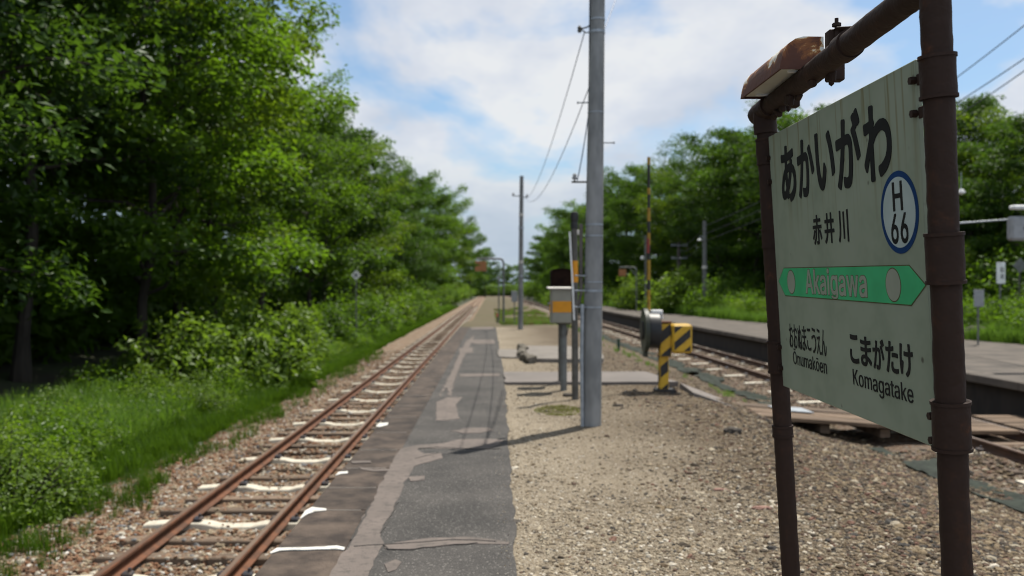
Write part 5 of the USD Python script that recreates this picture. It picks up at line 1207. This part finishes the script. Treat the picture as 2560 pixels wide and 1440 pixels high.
def hazard(w, d, z0, z1, xc, yc, ph, ch=0.012, stripe=0.20, slope=0.85):
    """A yellow box with raised black diagonal bands wrapped on its faces."""
    yellow = box((xc, yc, (z0 + z1) / 2), (w, d, z1 - z0), ch)
    bands = []
    k = -6
    while k < 14:
        s0 = z0 + ph + k * stripe * 2 - w
        face = Polygon([(-w / 2, s0), (w / 2, s0 + w * slope), (w / 2, s0 + w * slope + stripe), (-w / 2, s0 + stripe)]).intersection(Polygon([(-w / 2 + ch, z0 + ch), (w / 2 - ch, z0 + ch), (w / 2 - ch, z1 - ch), (-w / 2 + ch, z1 - ch)]))
        if face.area > 1e-4:
            for yy in (-d / 2 - 0.0012, d / 2 - 0.0012):
                bands.append(shift(extrude_y(face, yy, yy + 0.0024), (xc, yc, 0)))
        sd = Polygon([(-d / 2, s0), (d / 2, s0 - d * slope), (d / 2, s0 - d * slope + stripe), (-d / 2, s0 + stripe)]).intersection(Polygon([(-d / 2 + ch, z0 + ch), (d / 2 - ch, z0 + ch), (d / 2 - ch, z1 - ch), (-d / 2 + ch, z1 - ch)]))
        if sd.area > 1e-4:
            for xx in (-w / 2 - 0.0012, w / 2 - 0.0012):
                v, f = extrude_y(sd, xx, xx + 0.0024)
                bands.append(shift((np.stack([v[:, 1], v[:, 0], v[:, 2]], 1), f[:, ::-1]), (xc, yc, 0)))
        k += 1
    return yellow, join(bands)


for nm, args in (('lower_column', (0.155, 0.16, 0.04, 0.64, X(495), 0.0, 0.34)), ('upper_column', (0.19, 0.24, 0.60, Zp(372), X(512), 0.0, 0.42)), ('motor_housing', (0.345, 0.36, Zp(745), Zp(377), X(708), -0.02, 0.36, 0.035, 0.145))):
    yl, bd = hazard(*args)
    o = obj(nm, yl, M['yellow'], b)
    obj('black_stripes', bd, M['black'], o)
obj('rusty_cap', box((X(512), 0, Zp(355)), (0.205, 0.25, 0.035), 0.008), M['rust_rail'], b)
obj('rust_bracket', box((X(605), -0.15, Zp(520)), (0.05, 0.02, 0.22), 0.004), M['rust_rail_dark'], b)
zc_ = Zp(462)
R_ = 0.315
obj('drum', rot(lathe([(0.0, -0.10), (R_ - 0.012, -0.10), (R_, -0.088), (R_, 0.088), (R_ - 0.012, 0.10), (0.0, 0.10)], 48), (0, 1, 0), PI / 2), M['drum'], b, smooth=35)
stage.GetPrimAtPath(str(b.GetPath()) + '/drum').GetAttribute('points').Set(Vt.Vec3fArray.FromNumpy((np.array(stage.GetPrimAtPath(str(b.GetPath()) + '/drum').GetAttribute('points').Get()) + np.array([X(362), 0.02, zc_])).astype(np.float32)))
tail = Polygon([(0.38 * math.cos(t), 0.38 * math.sin(t)) for t in np.linspace(0, 2 * PI, 49)[:-1]]).union(Polygon([(-0.13, -0.2), (0.13, -0.2), (0.09, -0.455), (-0.09, -0.455)])).buffer(0.02).buffer(-0.02)
v, f = prism(tail, -0.035, 0.035)
dv = np.stack([v[:, 2], v[:, 0], v[:, 1]], 1)
dv = rot((dv, f), (0, 0, 1), -0.03)[0]
obj('signal_disc', (dv + (X(262), 0.0, zc_), f), M['dark_green'], b)
obj('lens_rim', shift(rot(lathe([(0.14, -0.05), (0.16, -0.05), (0.16, 0.0), (0.14, 0.0)], 32), (0, 1, 0), PI / 2 + 0.0), (X(262) - 0.02, 0.02, zc_)), M['black'], b)
obj('louvre_box', box((X(432), 0.20, Zp(262)), (0.20, 0.20, 0.165), 0.012), M['white_enamel'], b)
for k in range(5):
    obj('louvre', box((X(450), 0.098, Zp(312) + k * 0.024), (0.12, 0.006, 0.008)), M['grey_sign'], b)
ax = (1622 - CX) * 15.15 / F - bx
z0 = 1.15
arm = obj('arm', up_tube(ax, 0.25, z0, 4.07, 0.029, 0.024, 10), M['black'], b, smooth=40)
zpa = lambda py: EYE - (py - CY) * 15.15 / F + 0.02
for a0, a1 in ((393, 412), (470, 486), (520, 553), (582, 612), (650, 700), (725, 778)):
    z1_, z2_ = zpa(a1), zpa(a0)
    obj('yellow_stripe', tube([(ax, 0.25, z1_), (ax, 0.25, z2_)], 0.0305 - 0.002 * (z1_ > 2.5), 10), M['old_yellow'], arm, smooth=40)
obj('red_reflector', tube([(ax - 0.012, 0.24, zpa(633)), (ax - 0.012, 0.24, zpa(596))], 0.026, 10), M['red'], arm)

# farther pole
Yq = 38.6
q_ = thing('concrete_pole', 'thin far concrete pole standing at the end of the platform', 'utility pole', ((1301 - CX) * Yq / F, Yq, -0.03))
zq = lambda py: EYE - (py - CY) * Yq / F + 0.03
obj('shaft', up_tube(0, 0, -0.3, zq(440), 0.118, 0.085, 16, (0.055, 0), 8), M['pole_concrete'], q_, smooth=40)
for py, mtl in ((537, 'lid'), (655, 'lid'), (570, 'galvanised'), (690, 'galvanised')):
    z = zq(py)
    obj('band', tube([(0.055 * z / 7, 0, z - 0.06), (0.055 * z / 7, 0, z + 0.06)], 0.118 - 0.03 * z / 7 + 0.012, 16), M[mtl], q_, smooth=40)
z = zq(490)
br = obj('bracket', join([cyl((-0.32, 0, z), (0.02, 0, z), 0.018, 8), cyl((0.05, 0, z - 0.06), (0.30, 0, z - 0.06), 0.018, 8)]), M['dark_post'], q_)
obj('insulator', join([lathe([(0, 0), (0.05, 0.01), (0.06, 0.06), (0.03, 0.09), (0.045, 0.13), (0, 0.15)], 10, (x_, 0, z + dz)) for x_, dz in ((-0.32, 0), (0.30, -0.06))]), M['grey_sign'], br)


def sag(p0, p1, s, n=14):
    t = np.linspace(0, 1, n)[:, None]
    return np.asarray(p0) * (1 - t) + np.asarray(p1) * t - np.array([0, 0, 1.0]) * (4 * s * t * (1 - t))


WIRES = [('pale cable sagging from the upper insulator of the big pole to the far pole', sag(at(1462, 78, 11.1), at(1314, 496, 38.6), 0.50), 0.0065, 'wire_pale'),
         ('pale cable sagging lower from the middle of the big pole to the far pole', sag(at(1474, 215, 11.1), at(1312, 494, 38.6), 0.68), 0.0065, 'wire_pale'),
         ('short cable dropping to the small bracket on the left of the big pole', sag(at(1472, 280, 11.2), at(1443, 452, 11.2), 0.06), 0.008, 'wire_pale'),
         ('thin cable rising from the top of the big pole towards the right hand wood', sag(at(1506, 84, 11.1), at(1585, -160, 18.0), 0.12), 0.011, 'wire_pale')]
for lb, pts, r0, mm in WIRES:
    tag(obj('overhead_cable', tube(pts, r0, 6), M[mm], smooth=True), lb, 'cable')


def spline(P, n=40):
    from scipy.interpolate import CubicSpline
    P = np.array(P)
    s = np.concatenate([[0], np.cumsum(np.linalg.norm(np.diff(P, axis=0), axis=1))])
    return CubicSpline(s, P)(np.linspace(0, s[-1], n))


for i, (a, b2, c2, lb) in enumerate([((2640, 0), (2390, 195), (1760, 566), 'topmost of the three dark wires crossing the sky at the right edge'), ((2640, 92), (2410, 246), (1760, 586), 'middle wire of the three crossing the sky at the right edge'), ((2640, 120), (2430, 266), (1760, 604), 'lowest wire of the three crossing the sky at the right edge')]):
    tag(obj('overhead_wire', tube(spline([at(*a, 22.0), at(*b2, 28.0), at(*c2, 60.0)]), 0.016, 6), M['wire'], smooth=True), lb, 'wire')
    e = at(*c2, 60.0)
    tag(obj('overhead_wire', tube(sag(e, at(1697, 614 + 14 * i, 78.0), 0.4), 0.015, 6), M['wire'], smooth=True), ['top wire', 'middle wire', 'bottom wire'][i] + ' between the two poles in front of the dark right wood', 'wire')

# poles by the far platform
lp = thing('lamp_pole', 'slim grey pole with a white lamp in front of the dark right wood', 'lamp pole', (15.0, 60.0, -0.1))
zl = lambda py, Y: EYE - (py - CY) * Y / F + 0.1
obj('shaft', up_tube(0, 0, -0.2, zl(552, 60), 0.17, 0.13, 12), M['grey_post'], lp, smooth=40)
obj('lamp_arm', tube([(0, 0, zl(596, 60)), (-0.30, -0.1, zl(590, 60)), (-0.42, -0.1, zl(594, 60))], 0.025, 8), M['galvanised'], lp)
obj('lamp_shade', lathe([(0.0, 0.12), (0.06, 0.11), (0.17, 0.0), (0.17, -0.03), (0.0, -0.08)], 14, (-0.36, -0.1, zl(600, 60))), M['white_enamel'], lp, smooth=40)
obj('band', tube([(0, 0, zl(672, 60)), (0, 0, zl(664, 60))], 0.178, 12), M['lid'], lp)
cp = thing('crossarm_pole', 'dark old pole with two crossarms in the shade of the right wood', 'utility pole', ((1697 - CX) * 78 / F, 78.0, -0.1))
obj('shaft', up_tube(0, 0, -0.2, zl(606, 78), 0.17, 0.14, 10), M['old_wood'], cp, smooth=40)
for py in (614, 646):
    ca = obj('crossarm', box((0, -0.16, zl(py, 78)), (1.5, 0.10, 0.10), 0.01), M['galvanised'], cp)
    obj('insulators', join([lathe([(0, 0.05), (0.06, 0.06), (0.05, 0.16), (0, 0.19)], 8, (x_, -0.16, zl(py, 78))) for x_ in (-0.65, -0.4, 0.4, 0.65)]), M['grey_sign'], ca)
gp = thing('lamp_pole', 'thin pole with a white globe lamp just left of the striped barrier arm', 'lamp pole', ((1614 - CX) * 74 / F, 74.0, -0.1))
obj('shaft', up_tube(0, 0, -0.2, zl(588, 74), 0.10, 0.085, 10), M['grey_post'], gp, smooth=40)
obj('globe', lathe([(0.02, -0.17), (0.12, -0.13), (0.17, 0.0), (0.12, 0.12), (0, 0.17)], 14, (-0.30, -0.15, zl(645, 74))), M['white_enamel'], gp, smooth=True)
obj('lamp_arm', cyl((0, -0.1, zl(641, 74)), (-0.30, -0.15, zl(641, 74)), 0.02, 6), M['galvanised'], gp)


def stop_frame(label, base, Y, z0, px_post, px_end, py_arm, pxb0, pxb1, pyb0, pyb1, second):
    t = thing('hanging_board_frame', label, 'stop marker', ((px_post - CX) * Y / F, Y, z0))
    s = Y / F
    za = EYE - (py_arm - CY) * s - z0
    xe = (px_end - px_post) * s
    obj('frame', tube([(0, 0, -0.3), (0, 0, za - 0.25), (-0.04, 0, za - 0.09), (-0.11, 0, za - 0.02), (-0.25, 0, za), (xe, 0, za)], 0.055, 10), M['grey_post'], t, smooth=40)
    obj('brace', cyl((-0.02, 0, za - 0.75), (xe * 0.4, 0, za - 0.03), 0.022, 8), M['galvanised'], t)
    x0, x1 = (pxb0 - px_post) * s, (pxb1 - px_post) * s
    zb0, zb1 = EYE - (pyb1 - CY) * s - z0, EYE - (pyb0 - CY) * s - z0
    bd = obj('orange_board', extrude_y(Polygon([(x0, zb0), (x1, zb0), (x1, zb1), (x0, zb1)]).difference(Polygon([(x0 - 0.01, zb0 + (zb1 - zb0) * 0.45), (x0 + (x1 - x0) * 0.55, zb0 + (zb1 - zb0) * 0.62), (x0 - 0.01, zb0 + (zb1 - zb0) * 0.78)])) if second else [(x0, zb0), (x1, zb0), (x1, zb1), (x0, zb1)], -0.02, 0.02), M['orange_board'], t)
    obj('hanger', join([cyl((x0 + 0.08, 0, zb1 - 0.01), (x0 + 0.08, 0, za), 0.012, 6), cyl((x1 - 0.08, 0, zb1 - 0.01), (x1 - 0.08, 0, za), 0.012, 6)]), M['galvanised'], bd)
    return t


stop_frame('grey pipe frame with an orange brown board hanging over the left track', 0, 44.6, -0.12, 1259, 1192, 647, 1188, 1216, 653, 678, True)
stop_frame('grey pipe frame with an orange board half hidden in the bush on the far platform', 0, 72.0, -0.02, 1591, 1548, 668, 1547, 1565, 673, 690, False)
t = thing('thin_post', 'thin grey post right behind the hanging board frame', 'post', ((1247 - CX) * 52 / F, 52.0, -0.4))
obj('shaft', up_tube(0, 0, -0.2, 3.0, 0.04, None, 8), M['grey_post'], t, smooth=40)
obj('top_plate', box((0, -0.05, 2.9), (0.16, 0.02, 0.22), 0.004), M['grey_sign'], t)


def plate_sign(name, label, px, py0, py1, w, py_base, Y, z0, mat='grey_sign', r=0.03, extra=None):
    t = thing(name, label, 'sign', ((px - CX) * Y / F, Y, z0))
    s = Y / F
    za, zb = EYE - (py1 - CY) * s - z0, EYE - (py0 - CY) * s - z0
    obj('post', up_tube(0, 0.02, -0.3, zb - 0.04, r, None, 10), M['grey_post'], t, smooth=40)
    o = obj('plate', box((0, -0.03, (za + zb) / 2), (w * s, 0.018, zb - za), 0.006), M[mat], t)
    if extra:
        for (a0, b0, a1, b1) in extra:
            obj('lettering_stroke', box(((a0 + a1) / 2 * w * s, -0.0405, za + (zb - za) * (b0 + b1) / 2), (abs(a1 - a0) * w * s, 0.003, (zb - za) * abs(b1 - b0))), M['ink'], o)
    return t


plate_sign('small_sign', 'small grey plate on a post left of the thin far pole', 1286, 727, 755, 15, 810, 44.6, -0.15)
plate_sign('small_sign', 'small grey plate on a post on the far platform right of the striped arm', 1674, 716, 738, 11, 780, 66.0, -0.02)
plate_sign('small_sign', 'grey square plate on a thin post next to the dark rock at right', 2446, 724, 767, 26, 870, 27.4, 0.0)
plate_sign('post_sign', 'white upright plate with black strokes on a post at the right edge', 2501, 656, 709, 22, 850, 31.8, 0.0, 'white_enamel', 0.03, [(-0.05, 0.72, 0.3, 0.76), (-0.05, 0.60, 0.05, 0.74), (0.22, 0.58, 0.3, 0.74), (-0.05, 0.56, 0.3, 0.60), (0.0, 0.40, 0.28, 0.44), (-0.02, 0.22, 0.05, 0.40), (0.2, 0.2, 0.28, 0.40), (0.0, 0.29, 0.28, 0.33)])
t = thing('pink_stake', 'small pink red topped stake in the grass at the platform end', 'marker stake', ((1243 - CX) * 47 / F, 47.0, -0.15))
obj('stake', box((0, 0, 0.2), (0.05, 0.05, 0.5), 0.008), M['grey_post'], t)
obj('pink_top', box((0, 0, 0.53), (0.11, 0.09, 0.16), 0.01), M['pink'], t)
# diamond posts
Yd = 41.5
t = thing('diamond_sign', 'grey white diamond plate on a thin post in the grass left of the track', 'sign', ((890 - CX) * Yd / F, Yd, -1.1))
s = Yd / F
zd = EYE - (688 - CY) * s + 1.1
obj('post', up_tube(0, 0.03, -0.2, zd - 0.05, 0.032, None, 10), M['grey_post'], t, smooth=40)
o = obj('plate', rot(box((0, -0.01, zd), (0.35, 0.016, 0.35), 0.004), (0, 1, 0), PI / 4, (0, -0.01, zd)), M['white_enamel'], t)
obj('dark_ring', shift(rot(lathe([(0.05, -0.004), (0.09, -0.004), (0.09, 0.004), (0.05, 0.004)], 20), (1, 0, 0), PI / 2), (0, -0.021, zd)), M['grey_sign'], o)
t = thing('diamond_sign', 'dark grey diamond plate at the right edge of the photo below the grey lamp box', 'sign', ((2550 - CX) * 33 / F, 33.0, 0.0))
zd = EYE - (664 - CY) * 33 / F
obj('post', up_tube(0, 0.03, -0.2, zd - 0.05, 0.03, None, 10), M['dark_post'], t, smooth=40)
obj('plate', rot(box((0, -0.01, zd), (0.42, 0.016, 0.42), 0.004), (0, 1, 0), PI / 4, (0, -0.01, zd)), M['grey_post'], t)
# grey lamp box and bar at the right edge
Yl = 19.0
s = Yl / F
t = thing('platform_mirror', 'grey box with dark round opening and white shade at the right edge', 'platform lamp', ((2600 - CX) * s, Yl, 0.0))
zz2 = lambda py: EYE - (py - CY) * s
xx2 = lambda px: (px - 2600) * s
obj('mast', up_tube(0, 0.05, -0.2, zz2(500), 0.06, None, 12), M['grey_post'], t, smooth=40)
obj('arm', tube([(0, 0, zz2(541)), (xx2(2505), 0, zz2(550)), (xx2(2395), 0, zz2(558))], 0.018, 8), M['galvanised'], t, smooth=40)
bb = obj('box', box((xx2(2566), -0.08, zz2(572)), (100 * s, 0.22, 60 * s), 0.05), M['grey_sign'], t)
obj('round_opening', shift(rot(lathe([(0.0, -0.01), (0.13, -0.01), (0.13, 0.03), (0, 0.03)], 24), (1, 0, 0), PI / 2), (xx2(2562), -0.185, zz2(571))), M['black'], bb)
obj('white_shade', box((xx2(2570), -0.05, zz2(519)), (92 * s, 0.20, 11 * s), 0.03), M['white_enamel'], t)
t = thing('white_lamp', 'small white lamp hanging among the leaves just right of the thick sign post', 'lamp', at(2403, 480, 26.0))
obj('shade', lathe([(0.0, 0.10), (0.05, 0.09), (0.12, 0.0), (0.12, -0.03), (0.0, -0.09)], 14), M['white_enamel'], t, smooth=40)
obj('hanger', cyl((0, 0, 0.09), (0, 0, 0.6), 0.012, 6), M['galvanised'], t)
m = trimesh.creation.icosphere(3, 1.0)
m.vertices *= (1 + 0.35 * (meshkit.fbm(m.vertices * 1.6, 3, 3)[:, None] - 0.5))
m.vertices *= (0.46, 0.36, 0.40)
tag(obj('rock', (np.array(m.vertices) + (17.3, 30.6, 0.10), np.array(m.faces)), M['rock'], smooth=50), 'dark rounded rock at the back of the far platform near the grey plate', 'rock')
t = thing('green_stake', 'short dark green stake on the gravel shoulder left of the barrier', 'stake', (4.35, 29.0, -0.35))
obj('stake', up_tube(0, 0, -0.2, 0.42, 0.045, None, 10), M['green_post'], t, smooth=40)
obj('cap', lathe([(0, 0.42), (0.052, 0.42), (0.052, 0.45), (0, 0.46)], 10), M['green_post'], t)
for i, (px, py, sx, sy, sz, mm, lb) in enumerate([(1832, 1078, 0.10, 0.09, 0.085, 'rock', 'dark round stone on the gravel left of the thin sign post'), (1600, 1236, 0.025, 0.02, 0.015, 'rock', None), (1905, 1265, 0.07, 0.035, 0.025, 'brick', 'pinkish flat stone chip right in front of the thin sign post'), (1800, 1220, 0.06, 0.035, 0.02, 'brick', 'pinkish stone chip on the gravel left of the other pink chip'), (1545, 1013, 0.07, 0.05, 0.035, 'rock', 'dark stone just right of the foot of the big pole'), (1700, 1012, 0.05, 0.04, 0.03, 'rock', 'dark stone in front of the barrier base')]):
    if lb is None:
        continue
    if 'brick' not in M:
        M['brick'] = pbr('pink_stone', (0.20, 0.115, 0.09), (0.16, 0.09, 0.07), 9.0, 0.9)
    gx, gy = ground(px, py)
    v, f = stone(600 + i, 2)
    tag(obj('loose_stone', (v * (sx, sy, sz) * 1.1 + (gx, gy, float(island_surf(np.array([gx]), np.array([gy]))[0]) + sz * 0.3), f), M[mm], smooth=60), lb, 'stone')
